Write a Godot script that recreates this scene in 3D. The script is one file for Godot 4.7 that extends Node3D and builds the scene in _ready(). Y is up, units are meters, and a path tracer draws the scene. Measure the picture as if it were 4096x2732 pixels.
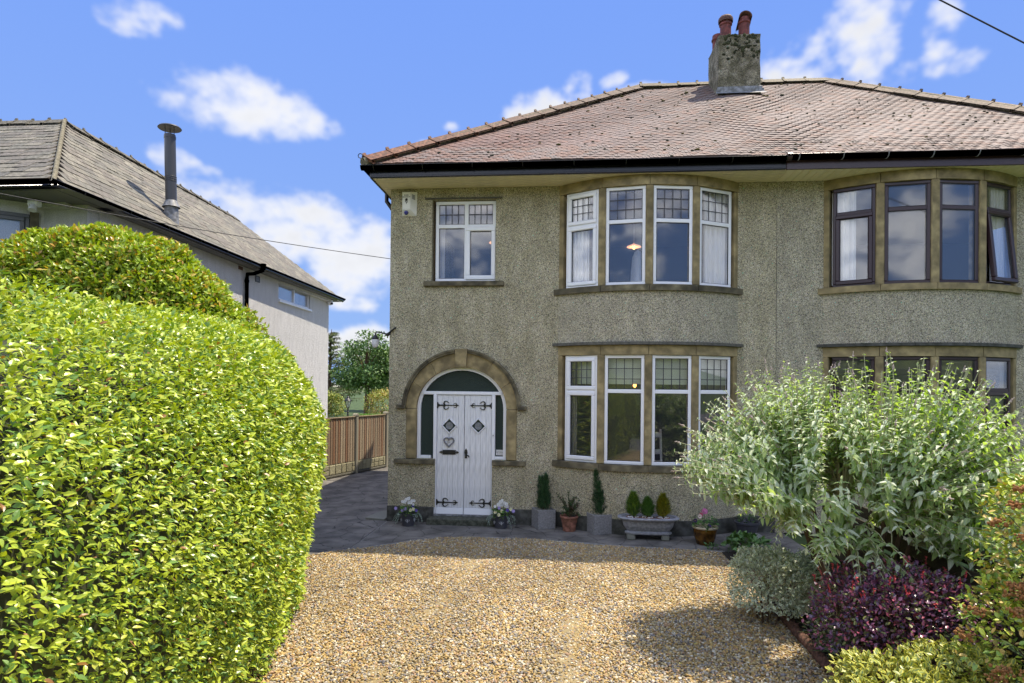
extends Node3D
# A pebbledashed semi-detached house behind a gravel forecourt. x runs along the front wall, y is up, z comes out of the wall towards the road.

var rng := RandomNumberGenerator.new()
var M := {}
var taken := {}
var cam: Camera3D

const BAY_R := 2.281
const BAY_S := 0.5
const SUN := Vector3(-0.375, -1.0, 0.225)


# ---------------------------------------------------------------- shapes
class Sh:
	var v := PackedVector3Array()
	var n := PackedVector3Array()
	var c := PackedColorArray()
	var uv := PackedVector2Array()
	var col := Color.WHITE
	var x := Transform3D()

	func tri(a: Vector3, b: Vector3, d: Vector3) -> void:
		var p := x * a
		var q := x * b
		var r := x * d
		var m := (q - p).cross(r - p)
		if m.length_squared() < 1e-16:
			return
		m = m.normalized()
		v.append(p); v.append(r); v.append(q)
		n.append(m); n.append(m); n.append(m)
		c.append(col); c.append(col); c.append(col)

	func tri_n(a: Vector3, b: Vector3, d: Vector3, na: Vector3, nb: Vector3, nd: Vector3) -> void:
		v.append(x * a); v.append(x * d); v.append(x * b)
		n.append((x.basis * na).normalized()); n.append((x.basis * nd).normalized()); n.append((x.basis * nb).normalized())
		c.append(col); c.append(col); c.append(col)

	func quad(a: Vector3, b: Vector3, d: Vector3, e: Vector3) -> void:
		tri(a, b, d)
		tri(a, d, e)

	func quad_n(a: Vector3, b: Vector3, d: Vector3, e: Vector3, na: Vector3, nb: Vector3, nd: Vector3, ne: Vector3) -> void:
		tri_n(a, b, d, na, nb, nd)
		tri_n(a, d, e, na, nd, ne)

	func box(o: Vector3, s: Vector3) -> void:
		cbox(o, s, 0.0)

	# a box of size s about o whose edges are chamfered by k
	func cbox(o: Vector3, s: Vector3, k: float) -> void:
		var h := s * 0.5
		k = minf(k, minf(h.x, minf(h.y, h.z)) * 0.9)
		for ax in 3:
			var u := (ax + 1) % 3
			var w := (ax + 2) % 3
			for sg in [-1.0, 1.0]:
				var p := []
				for q in [[-1, -1], [1, -1], [1, 1], [-1, 1]]:
					var t := Vector3()
					t[ax] = sg * h[ax]
					t[u] = q[0] * (h[u] - k)
					t[w] = q[1] * (h[w] - k)
					p.append(o + t)
				if sg > 0:
					quad(p[0], p[1], p[2], p[3])
				else:
					quad(p[3], p[2], p[1], p[0])
		if k <= 0.0:
			return
		for ax in 3:
			var u := (ax + 1) % 3
			var w := (ax + 2) % 3
			for su in [-1.0, 1.0]:
				for sw in [-1.0, 1.0]:
					var a := Vector3(); var b := Vector3(); var d := Vector3(); var e := Vector3()
					a[ax] = -(h[ax] - k); b[ax] = h[ax] - k; d[ax] = b[ax]; e[ax] = a[ax]
					a[u] = su * h[u]; a[w] = sw * (h[w] - k); b[u] = a[u]; b[w] = a[w]
					d[u] = su * (h[u] - k); d[w] = sw * h[w]; e[u] = d[u]; e[w] = d[w]
					if su * sw > 0:
						quad(o + a, o + e, o + d, o + b)
					else:
						quad(o + a, o + b, o + d, o + e)
		for sx in [-1.0, 1.0]:
			for sy in [-1.0, 1.0]:
				for sz in [-1.0, 1.0]:
					var a := o + Vector3(sx * h.x, sy * (h.y - k), sz * (h.z - k))
					var b := o + Vector3(sx * (h.x - k), sy * h.y, sz * (h.z - k))
					var d := o + Vector3(sx * (h.x - k), sy * (h.y - k), sz * h.z)
					if sx * sy * sz > 0:
						tri(a, b, d)
					else:
						tri(a, d, b)

	# a flat outline (anticlockwise, x-y) drawn out from z0 to z1
	func prism(poly: PackedVector2Array, z0: float, z1: float) -> void:
		var ids := Geometry2D.triangulate_polygon(poly)
		for i in range(0, ids.size(), 3):
			var a := poly[ids[i]]; var b := poly[ids[i + 1]]; var d := poly[ids[i + 2]]
			if (b - a).cross(d - a) < 0:
				var t := b
				b = d
				d = t
			tri(Vector3(a.x, a.y, z1), Vector3(b.x, b.y, z1), Vector3(d.x, d.y, z1))
			tri(Vector3(a.x, a.y, z0), Vector3(d.x, d.y, z0), Vector3(b.x, b.y, z0))
		for i in poly.size():
			var a := poly[i]
			var b := poly[(i + 1) % poly.size()]
			quad(Vector3(a.x, a.y, z0), Vector3(b.x, b.y, z0), Vector3(b.x, b.y, z1), Vector3(a.x, a.y, z1))

	# profile of (radius, height) turned about y
	func lathe(p: Array, k: int, o := Vector3.ZERO, sx := 1.0, sz := 1.0) -> void:
		for i in p.size() - 1:
			var a: Vector2 = p[i]
			var b: Vector2 = p[i + 1]
			var d := (b - a).normalized()
			for j in k:
				var t0 := TAU * j / k
				var t1 := TAU * (j + 1) / k
				var e0 := Vector3(cos(t0) * sx, 0, -sin(t0) * sz)
				var e1 := Vector3(cos(t1) * sx, 0, -sin(t1) * sz)
				var n0 := Vector3(e0.x * d.y, -d.x, e0.z * d.y)
				var n1 := Vector3(e1.x * d.y, -d.x, e1.z * d.y)
				quad_n(o + e0 * a.x + Vector3(0, a.y, 0), o + e1 * a.x + Vector3(0, a.y, 0), o + e1 * b.x + Vector3(0, b.y, 0), o + e0 * b.x + Vector3(0, b.y, 0), n0, n1, n1, n0)

	func tube(pts: Array, radii: Array, k: int) -> void:
		var prev := []
		var pn := []
		var up := Vector3(0.13, 0.94, 0.31)
		for i in pts.size():
			var p: Vector3 = pts[i]
			var t: Vector3 = (pts[mini(i + 1, pts.size() - 1)] - pts[maxi(i - 1, 0)]).normalized()
			var s := t.cross(up)
			if s.length() < 0.1:
				s = t.cross(Vector3.RIGHT)
			s = s.normalized()
			var w := t.cross(s).normalized()
			var r: float = radii[i] if i < radii.size() else radii[-1]
			var ring := []
			var rn := []
			for j in k:
				var a := TAU * j / k
				var e := s * cos(a) + w * sin(a)
				ring.append(p + e * r)
				rn.append(e)
			if i > 0:
				for j in k:
					var m := (j + 1) % k
					quad_n(prev[j], prev[m], ring[m], ring[j], pn[j], pn[m], rn[m], rn[j])
			if i == 0 or i == pts.size() - 1:
				for j in range(1, k - 1):
					if i == 0:
						tri(ring[0], ring[j + 1], ring[j])
					else:
						tri(ring[0], ring[j], ring[j + 1])
			prev = ring
			pn = rn

	# a flat strip following 2-D points, of given widths, between z0 and z1
	func ribbon(p: Array, wd: Array, z0: float, z1: float) -> void:
		for i in p.size() - 1:
			var a: Vector2 = p[i]
			var b: Vector2 = p[i + 1]
			var ta: Vector2 = (p[i + 1] - p[maxi(i - 1, 0)]).normalized().orthogonal() * wd[i] * 0.5
			var tb: Vector2 = (p[mini(i + 2, p.size() - 1)] - p[i]).normalized().orthogonal() * wd[i + 1] * 0.5
			prism(PackedVector2Array([a + ta, b + tb, b - tb, a - ta]) if (b + tb - a - ta).cross(a - ta - a - ta) > 0 else PackedVector2Array([a - ta, b - tb, b + tb, a + ta]), z0, z1)

	# part of a ring round (xc, zc): radii r0 < r1, angles measured from +z towards +x
	func arc_band(xc: float, zc: float, r0: float, r1: float, a0: float, a1: float, y0: float, y1: float, k: int) -> void:
		for i in k:
			var s := lerpf(a0, a1, float(i) / k)
			var t := lerpf(a0, a1, float(i + 1) / k)
			var es := Vector3(sin(s), 0, cos(s))
			var et := Vector3(sin(t), 0, cos(t))
			var o := Vector3(xc, 0, zc)
			var lo := Vector3(0, y0, 0)
			var hi := Vector3(0, y1, 0)
			quad_n(o + es * r1 + lo, o + et * r1 + lo, o + et * r1 + hi, o + es * r1 + hi, es, et, et, es)
			quad_n(o + et * r0 + lo, o + es * r0 + lo, o + es * r0 + hi, o + et * r0 + hi, -et, -es, -es, -et)
			quad(o + es * r1 + hi, o + et * r1 + hi, o + et * r0 + hi, o + es * r0 + hi)
			quad(o + es * r0 + lo, o + et * r0 + lo, o + et * r1 + lo, o + es * r1 + lo)
			if i == 0:
				quad(o + es * r0 + lo, o + es * r1 + lo, o + es * r1 + hi, o + es * r0 + hi)
			if i == k - 1:
				quad(o + et * r1 + lo, o + et * r0 + lo, o + et * r0 + hi, o + et * r1 + hi)

	# a leaf from the origin along +x, its upper side +y; rim colours its edge
	func leaf(len: float, wid: float, fold: float, droop: float, mid := Color.WHITE, rim := Color.WHITE, broad := 0.4) -> void:
		var st := [0.0, broad * 0.5, broad, 0.5 + broad * 0.5, 1.0]
		var hw := [0.06, 0.8, 1.0, 0.68, 0.0]
		var m := []
		var l := []
		var r := []
		for i in 5:
			var t: float = st[i]
			var y := -droop * t * t * len
			m.append(Vector3(t * len, y, 0))
			l.append(Vector3(t * len, y + fold * hw[i] * wid, -hw[i] * wid * 0.5))
			r.append(Vector3(t * len, y + fold * hw[i] * wid, hw[i] * wid * 0.5))
		for i in 4:
			for s in 2:
				var e: Array = l if s == 0 else r
				var f := [m[i], m[i + 1], e[i + 1], e[i]]
				var k := [mid, mid, rim, rim]
				var b := v.size()
				if s == 0:
					quad(f[0], f[1], f[2], f[3])
				else:
					quad(f[3], f[2], f[1], f[0])
				for j in range(b, v.size()):
					for q in 4:
						if v[j].is_equal_approx(x * f[q]):
							c[j] = col * k[q]

	func ball(o: Vector3, r: Vector3, k: int, rough := 0.0, seed := 0) -> void:
		var nz := FastNoiseLite.new()
		nz.seed = seed
		nz.frequency = 1.2
		var at := func(i: int, j: int) -> Vector3:
			var a := PI * i / k
			var b := TAU * (j % (2 * k)) / (2 * k)
			var d := Vector3(sin(a) * cos(b), cos(a), -sin(a) * sin(b))
			return d * (1.0 + rough * nz.get_noise_3dv(d * 1.5))
		for i in k:
			for j in 2 * k:
				var p: Vector3 = at.call(i, j)
				var q: Vector3 = at.call(i + 1, j)
				var s: Vector3 = at.call(i + 1, j + 1)
				var t: Vector3 = at.call(i, j + 1)
				quad_n(o + p * r, o + q * r, o + s * r, o + t * r, p / r, q / r, s / r, t / r)

	func mesh(colours := false, flat_uv := false) -> ArrayMesh:
		var a := []
		a.resize(Mesh.ARRAY_MAX)
		a[Mesh.ARRAY_VERTEX] = v
		a[Mesh.ARRAY_NORMAL] = n
		if colours:
			a[Mesh.ARRAY_COLOR] = c
		if flat_uv:
			a[Mesh.ARRAY_TEX_UV] = uv
		var m := ArrayMesh.new()
		if v.size():
			m.add_surface_from_arrays(Mesh.PRIMITIVE_TRIANGLES, a)
		return m


# ---------------------------------------------------------------- objects
func numbered(called: String) -> String:
	var k: int = taken.get(called, -1) + 1
	taken[called] = k
	return called if k == 0 else "%s_%03d" % [called, k]

func tag(o: Node, label: String, category: String, group := "") -> void:
	o.set_meta("label", label)
	o.set_meta("category", category)
	if group:
		o.set_meta("group", group)

func thing(called: String, label: String, category: String, at := Vector3.ZERO, turn := 0.0, group := "") -> Node3D:
	var o := Node3D.new()
	o.name = numbered(called)
	add_child(o)
	o.position = at
	o.rotation.y = turn
	tag(o, label, category, group)
	return o

func hold(called: String, parent: Node) -> Node3D:
	var o := Node3D.new()
	o.name = called
	parent.add_child(o, true)
	return o

# one named mesh under a parent
func put(called: String, mesh: Mesh, material: Material, parent: Node = self, at := Transform3D()) -> MeshInstance3D:
	var o := MeshInstance3D.new()
	o.name = called if parent != self else numbered(called)
	o.mesh = mesh
	o.material_override = material
	o.transform = at
	parent.add_child(o, true)
	return o

func structure(called: String, mesh: Mesh, material: Material) -> MeshInstance3D:
	var o := put(called, mesh, material)
	o.set_meta("kind", "structure")
	return o

func many(called: String, mesh: Mesh, material: Material, xs: Array, cs: PackedColorArray, parent: Node = self) -> MultiMeshInstance3D:
	var m := MultiMesh.new()
	m.transform_format = MultiMesh.TRANSFORM_3D
	m.use_colors = true
	m.mesh = mesh
	m.instance_count = xs.size()
	for i in xs.size():
		m.set_instance_transform(i, xs[i])
		m.set_instance_color(i, cs[i])
	var o := MultiMeshInstance3D.new()
	o.name = called if parent != self else numbered(called)
	o.multimesh = m
	o.material_override = material
	o.set_meta("kind", "stuff")
	parent.add_child(o, true)
	return o

func R(a: float, b: float) -> float:
	return rng.randf_range(a, b)

func rv() -> Vector3:
	return Vector3(R(-1, 1), R(-1, 1), R(-1, 1))

func aim(p: Vector3, dir: Vector3, up: Vector3, s := 1.0) -> Transform3D:
	var a := dir.normalized()
	var b := up - a * up.dot(a)
	if b.length() < 0.01:
		b = Vector3(0.3, 0.5, 0.8) - a * Vector3(0.3, 0.5, 0.8).dot(a)
	b = b.normalized()
	return Transform3D(Basis(a, b, a.cross(b)).scaled_local(Vector3.ONE * s), p)

# how large a thing of one metre at p is seen, 0 outside the view
func seen_size(p: Vector3) -> float:
	var q := cam.transform.affine_inverse() * p
	if q.z > -0.3:
		return 0.0
	var a := q.x / -q.z
	var b := q.y / -q.z - 0.064
	return 0.0 if absf(a) > 0.84 or absf(b) > 0.56 else 1.0 / -q.z


# ---------------------------------------------------------------- materials
func lin(r: float, g: float, b: float) -> Color:
	return Color(r, g, b).linear_to_srgb()

func noise_tex(freq: float, lo: float, hi: float, octaves := 4, size := 512, seed := 1, type := FastNoiseLite.TYPE_SIMPLEX_SMOOTH, warm := 0.0) -> NoiseTexture2D:
	var f := FastNoiseLite.new()
	f.seed = seed
	f.noise_type = type
	f.frequency = freq
	f.fractal_octaves = octaves
	var t := NoiseTexture2D.new()
	t.width = size
	t.height = size
	t.seamless = true
	t.noise = f
	var g := Gradient.new()
	g.offsets = PackedFloat32Array([0.15, 0.85])
	g.colors = PackedColorArray([Color(lo, lo, lo * (1.0 - warm)), Color(hi, hi, hi)])
	t.color_ramp = g
	return t

func mat(r: float, g: float, b: float, rough := 0.8, tex: Texture2D = null, size := Vector3.ONE, bump: Texture2D = null, cm := 0.0, world := true) -> StandardMaterial3D:
	var m := StandardMaterial3D.new()
	m.albedo_color = lin(r, g, b)
	m.roughness = rough
	m.metallic_specular = 0.5
	if tex or bump:
		m.uv1_triplanar = true
		m.uv1_world_triplanar = world
		m.uv1_scale = Vector3(1.0 / size.x, 1.0 / size.y, 1.0 / size.z)
		m.uv1_triplanar_sharpness = 4.0
	if tex:
		m.albedo_texture = tex
	if bump:
		m.heightmap_enabled = true
		m.heightmap_texture = bump
		m.heightmap_scale = cm
	return m

func weather(m: StandardMaterial3D, tex: Texture2D, size: float) -> void:
	m.detail_enabled = true
	m.detail_blend_mode = BaseMaterial3D.BLEND_MODE_MUL
	m.detail_albedo = tex
	m.detail_uv_layer = BaseMaterial3D.DETAIL_UV_2
	m.uv2_triplanar = true
	m.uv2_world_triplanar = true
	m.uv2_scale = Vector3.ONE / size

func tinted(m: StandardMaterial3D) -> StandardMaterial3D:
	m.vertex_color_use_as_albedo = true
	return m

func leafy(rough: float, back: Color) -> StandardMaterial3D:
	var m := mat(1, 1, 1, rough)
	m.vertex_color_use_as_albedo = true
	m.cull_mode = BaseMaterial3D.CULL_DISABLED
	m.backlight_enabled = true
	m.backlight = back
	return m

# dashed stone chips: [colour, relief]
func roughcast(size: int, chips: int, seed: int) -> Array:
	var r := RandomNumberGenerator.new()
	r.seed = seed
	var px := PackedByteArray()
	px.resize(size * size * 3)
	var ht := PackedByteArray()
	ht.resize(size * size)
	for i in size * size:
		px[i * 3] = 110
		px[i * 3 + 1] = 106
		px[i * 3 + 2] = 92
		ht[i] = 40
	for k in chips:
		var cx := r.randi_range(0, size - 1)
		var cy := r.randi_range(0, size - 1)
		var a := r.randf() * PI
		var ca := cos(a)
		var sa := sin(a)
		var l := r.randf_range(3.5, 8.5)
		var w := r.randf_range(1.6, 3.2)
		var b := r.randf_range(0.55, 0.86)
		var kind := r.randf()
		if kind < 0.07:
			b = r.randf_range(0.86, 0.97)
		elif kind < 0.2:
			b = r.randf_range(0.22, 0.4)
		var cr := b * r.randf_range(0.98, 1.05)
		var cg := b * r.randf_range(0.96, 1.0)
		var cb := b * r.randf_range(0.8, 0.96)
		var hgt := r.randf_range(120, 250)
		var e := int(l) + 1
		for dy in range(-e, e + 1):
			for dx in range(-e, e + 1):
				var p := (dx * ca + dy * sa) / l
				var q := (dy * ca - dx * sa) / w
				var d := p * p + q * q
				if d < 1.0:
					var i := ((cy + dy + size) % size) * size + (cx + dx + size) % size
					px[i * 3] = int(cr * 255)
					px[i * 3 + 1] = int(cg * 255)
					px[i * 3 + 2] = int(cb * 255)
					ht[i] = int(hgt * (1.0 - 0.6 * d))
	return [ImageTexture.create_from_image(Image.create_from_data(size, size, false, Image.FORMAT_RGB8, px)), ImageTexture.create_from_image(Image.create_from_data(size, size, false, Image.FORMAT_L8, ht))]

# hairline cracks through old concrete
func cracks() -> NoiseTexture2D:
	var f := FastNoiseLite.new()
	f.seed = 89
	f.noise_type = FastNoiseLite.TYPE_CELLULAR
	f.cellular_return_type = FastNoiseLite.RETURN_DISTANCE2_SUB
	f.frequency = 0.007
	f.fractal_type = FastNoiseLite.FRACTAL_NONE
	f.domain_warp_enabled = true
	f.domain_warp_amplitude = 45.0
	f.domain_warp_frequency = 0.012
	var t := NoiseTexture2D.new()
	t.width = 1024
	t.height = 1024
	t.seamless = true
	t.noise = f
	var g := Gradient.new()
	g.offsets = PackedFloat32Array([0.0, 0.012, 0.03, 0.5, 1.0])
	g.colors = PackedColorArray([Color(0.4, 0.4, 0.4), Color(0.6, 0.6, 0.6), Color(0.95, 0.95, 0.95), Color(0.98, 0.98, 0.98), Color(1, 1, 1)])
	t.color_ramp = g
	return t

func glassy(a: float, r := 0.5, g := 0.55, b := 0.6) -> StandardMaterial3D:
	var m := StandardMaterial3D.new()
	m.transparency = BaseMaterial3D.TRANSPARENCY_ALPHA
	var k := lin(r, g, b)
	m.albedo_color = Color(k.r, k.g, k.b, a)
	m.roughness = 0.02
	m.metallic_specular = 0.5
	return m

func materials() -> void:
	var fine := noise_tex(0.06, 0.8, 1.0, 4, 512, 3)
	var blotch := noise_tex(0.012, 0.62, 1.0, 5, 512, 7, FastNoiseLite.TYPE_SIMPLEX_SMOOTH, 0.05)
	var streak := noise_tex(0.02, 0.78, 1.0, 5, 512, 11)
	var rc := roughcast(1024, 60000, 5)
	M.blotch = blotch
	M.fine = fine
	M.cast = mat(1.0, 0.975, 0.87, 0.9, rc[0], Vector3.ONE * 1.35, rc[1], 0.55)
	weather(M.cast, noise_tex(0.02, 0.87, 1.0, 5, 512, 23, FastNoiseLite.TYPE_SIMPLEX_SMOOTH, 0.03), 3.0)
	M.cast.uv2_scale = Vector3(0.3, 0.12, 0.3)
	M.cast_grey = mat(1.0, 0.985, 0.91, 0.9, rc[0], Vector3.ONE * 1.35, rc[1], 0.55)
	weather(M.cast_grey, noise_tex(0.02, 0.87, 1.0, 5, 512, 29), 3.0)
	M.cast_grey.uv2_scale = Vector3(0.32, 0.13, 0.32)
	M.cast_dark = mat(0.85, 0.83, 0.76, 0.95, rc[0], Vector3.ONE * 1.6, rc[1], 1.6)
	weather(M.cast_dark, noise_tex(0.012, 0.62, 1.0, 5, 512, 31, FastNoiseLite.TYPE_SIMPLEX_SMOOTH, 0.1), 1.8)
	M.white_cast_weather = noise_tex(0.02, 0.94, 1.0, 5, 512, 151)
	M.white_cast = mat(0.9, 0.89, 0.87, 0.9, noise_tex(0.12, 0.86, 1.0, 3, 512, 37), Vector3.ONE * 1.3, rc[1], 1.6)
	weather(M.white_cast, M.white_cast_weather, 3.0)
	M.white_cast.uv2_scale = Vector3(0.5, 0.1, 0.5)
	M.stone = mat(0.46, 0.365, 0.18, 0.85, streak, Vector3.ONE * 1.9, fine, 0.1)
	weather(M.stone, noise_tex(0.012, 0.72, 1.0, 5, 512, 41), 2.6)
	M.stone_dark = mat(0.29, 0.25, 0.15, 0.85, streak, Vector3.ONE * 1.7, fine, 0.1)
	weather(M.stone_dark, noise_tex(0.012, 0.5, 1.0, 5, 512, 43), 2.2)
	M.slab_dark = mat(0.13, 0.125, 0.105, 0.85, streak, Vector3.ONE * 0.7, fine, 0.1)
	M.upvc = mat(0.82, 0.83, 0.86, 0.28)
	M.door = mat(0.82, 0.83, 0.85, 0.33, noise_tex(0.02, 0.88, 1.0, 3, 256, 47), Vector3(0.1, 1.5, 0.1))
	M.brown_upvc = mat(0.032, 0.015, 0.02, 0.3)
	M.rubber = mat(0.015, 0.015, 0.017, 0.6)
	M.lead_bar = mat(0.05, 0.052, 0.06, 0.45)
	M.black = mat(0.012, 0.013, 0.015, 0.22, noise_tex(0.03, 0.7, 1.0, 4, 256, 53), Vector3(1.5, 0.3, 0.6))
	M.dark_brown = mat(0.055, 0.03, 0.034, 0.25, fine, Vector3(2, 0.3, 0.5))
	M.iron = mat(0.012, 0.013, 0.012, 0.45)
	M.soffit = mat(0.8, 0.72, 0.5, 0.6, noise_tex(0.03, 0.8, 1.0, 4, 256, 59), Vector3(1.4, 0.3, 0.12))
	M.soffit_cream = mat(0.82, 0.75, 0.54, 0.4)
	M.glass = glassy(0.012, 0.3, 0.36, 0.5)
	M.obscure = mat(0.035, 0.05, 0.042, 0.2, null, Vector3.ONE * 0.25, noise_tex(0.05, 0.0, 1.0, 3, 256, 61), 0.5)
	M.obscure.metallic_specular = 0.22
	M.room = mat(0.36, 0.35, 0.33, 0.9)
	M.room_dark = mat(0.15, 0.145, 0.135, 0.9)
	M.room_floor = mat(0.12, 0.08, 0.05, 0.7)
	M.curtain = mat(0.75, 0.76, 0.78, 0.9)
	M.curtain.backlight_enabled = true
	M.curtain.backlight = Color(0.4, 0.4, 0.42)
	M.blind = mat(0.62, 0.68, 0.55, 0.8, fine, Vector3.ONE * 0.3)
	M.tile = tinted(mat(0.72, 0.7, 0.7, 0.72, noise_tex(0.03, 0.78, 1.0, 5, 512, 67), Vector3.ONE * 1.7, fine, 0.2))
	M.ridge = tinted(mat(1, 1, 1, 0.75, noise_tex(0.02, 0.45, 1.0, 5, 512, 71, FastNoiseLite.TYPE_SIMPLEX_SMOOTH, 0.1), Vector3.ONE * 0.8, fine, 0.3))
	M.mortar = mat(0.28, 0.25, 0.17, 0.95, blotch, Vector3.ONE * 0.4, fine, 0.5)
	M.moss = tinted(mat(1, 1, 1, 1.0, fine, Vector3.ONE * 0.1, fine, 0.6))
	M.deck = mat(0.1, 0.06, 0.05, 0.9)
	M.pot_clay = mat(0.24, 0.06, 0.05, 0.7, blotch, Vector3.ONE * 0.8)
	M.lead = mat(0.3, 0.31, 0.33, 0.5, blotch, Vector3.ONE * 0.7)
	M.slate = tinted(mat(1, 0.97, 0.9, 0.8, noise_tex(0.02, 0.62, 1.0, 5, 512, 73, FastNoiseLite.TYPE_SIMPLEX_SMOOTH, 0.06), Vector3(0.9, 0.9, 0.5), fine, 0.2))
	M.concrete = mat(0.215, 0.2, 0.178, 0.85, noise_tex(0.012, 0.7, 1.0, 6, 512, 79), Vector3.ONE * 2.9, noise_tex(0.03, 0.0, 1.0, 6, 512, 83), 0.5)
	weather(M.concrete, cracks(), 2.6)
	M.joint = mat(0.3, 0.29, 0.27, 0.95, streak, Vector3.ONE * 0.8, fine, 0.3)
	M.plinth = mat(0.1, 0.1, 0.088, 0.85, blotch, Vector3.ONE * 0.9, fine, 0.2)
	M.soil = mat(0.06, 0.045, 0.03, 1.0, fine, Vector3.ONE * 0.4, noise_tex(0.08, 0.0, 1.0, 4, 512, 97), 2.5)
	M.grit = mat(0.33, 0.26, 0.13, 1.0, fine, Vector3.ONE * 0.15)
	M.grass = mat(0.07, 0.12, 0.025, 1.0, blotch, Vector3.ONE * 4.0)
	M.gravel = tinted(mat(1, 1, 1, 0.75))
	M.hull = mat(0.035, 0.04, 0.015, 1.0)  # hedge cores: the shade among the leaves put into a dark colour
	M.bark = mat(0.14, 0.085, 0.05, 0.95, streak, Vector3(0.1, 0.5, 0.1), fine, 0.6)
	M.stem = mat(0.36, 0.36, 0.22, 0.8)
	M.wood = tinted(mat(1, 1, 1, 0.85, noise_tex(0.05, 0.5, 1.0, 5, 512, 101), Vector3(0.12, 1.1, 0.12)))
	M.post = mat(0.4, 0.37, 0.27, 0.9, fine, Vector3.ONE * 0.4, fine, 0.2)
	M.fake_stone = tinted(mat(1, 1, 1, 0.9, fine, Vector3.ONE * 0.25, noise_tex(0.06, 0.0, 1.0, 4, 256, 103), 1.0))
	M.olive_wood = mat(0.075, 0.062, 0.028, 0.9, noise_tex(0.05, 0.5, 1.0, 5, 256, 107), Vector3(0.1, 0.1, 1.0))
	M.terracotta = mat(0.36, 0.155, 0.105, 0.8, blotch, Vector3.ONE * 0.5)
	M.grey_plastic = mat(0.055, 0.055, 0.068, 0.5)
	M.silver = mat(0.42, 0.43, 0.46, 0.5)
	M.cement = mat(0.29, 0.285, 0.29, 0.85, noise_tex(0.05, 0.8, 1.0, 5, 256, 109), Vector3.ONE * 0.5, fine, 0.1)
	M.trough = mat(0.38, 0.385, 0.42, 0.7, noise_tex(0.03, 0.75, 1.0, 4, 256, 113), Vector3.ONE * 0.5)
	M.glaze = mat(0.19, 0.085, 0.012, 0.22, noise_tex(0.02, 0.5, 1.0, 3, 256, 127), Vector3.ONE * 0.6)
	M.glaze_rim = mat(0.5, 0.42, 0.28, 0.35)
	M.compost = mat(0.05, 0.04, 0.03, 1.0, fine, Vector3.ONE * 0.1)
	M.block = mat(0.27, 0.27, 0.23, 0.95, fine, Vector3.ONE * 0.2, fine, 0.3)
	M.petal = tinted(mat(1, 1, 1, 0.6))
	M.petal.backlight_enabled = true
	M.petal.backlight = Color(0.3, 0.3, 0.3)
	M.petal.cull_mode = BaseMaterial3D.CULL_DISABLED
	M.flue = mat(0.05, 0.052, 0.058, 0.38)
	M.grey_frame = mat(0.1, 0.105, 0.115, 0.45)
	M.cable = mat(0.02, 0.02, 0.025, 0.6)
	M.alarm = mat(0.75, 0.75, 0.72, 0.35)
	M.alarm_lens = mat(0.02, 0.02, 0.22, 0.12)
	M.bullseye = mat(0.2, 0.21, 0.22, 0.08)
	M.card = mat(0.8, 0.8, 0.78, 0.6)
	M.plinth_green = mat(0.11, 0.115, 0.085, 0.85, blotch, Vector3.ONE * 0.5, fine, 0.2)
	M.hood_clay = mat(0.17, 0.075, 0.05, 0.75, blotch, Vector3.ONE * 0.3)
	M.paint_black = mat(0.02, 0.022, 0.02, 0.6)
	M.opal = mat(0.72, 0.72, 0.76, 0.25)
	M.wicker = mat(0.22, 0.22, 0.23, 0.8, fine, Vector3.ONE * 0.05)
	M.lamp_glow = mat(0.8, 0.5, 0.3, 0.6)
	M.lamp_glow.emission_enabled = true
	M.lamp_glow.emission = Color(1.0, 0.72, 0.55)
	M.lamp_glow.emission_energy_multiplier = 0.3
	M.rope_clay = mat(0.16, 0.075, 0.05, 0.9, blotch, Vector3.ONE * 0.3, fine, 0.4)
	M.hedge_leaf = leafy(0.33, Color(0.75, 0.75, 0.3))
	M.far_leaf = leafy(0.55, Color(0.6, 0.6, 0.3))
	M.silver_leaf = leafy(0.45, Color(0.85, 0.95, 0.3))
	M.small_leaf = leafy(0.42, Color(0.5, 0.5, 0.3))
	M.purple_leaf = leafy(0.3, Color(0.3, 0.2, 0.2))
	M.hill = mat(0.13, 0.17, 0.05, 1.0, noise_tex(0.02, 0.5, 1.0, 4, 512, 131), Vector3.ONE * 60.0)
	M.render_grey = mat(0.4, 0.4, 0.4, 0.9, blotch, Vector3.ONE * 1.5)


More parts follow.
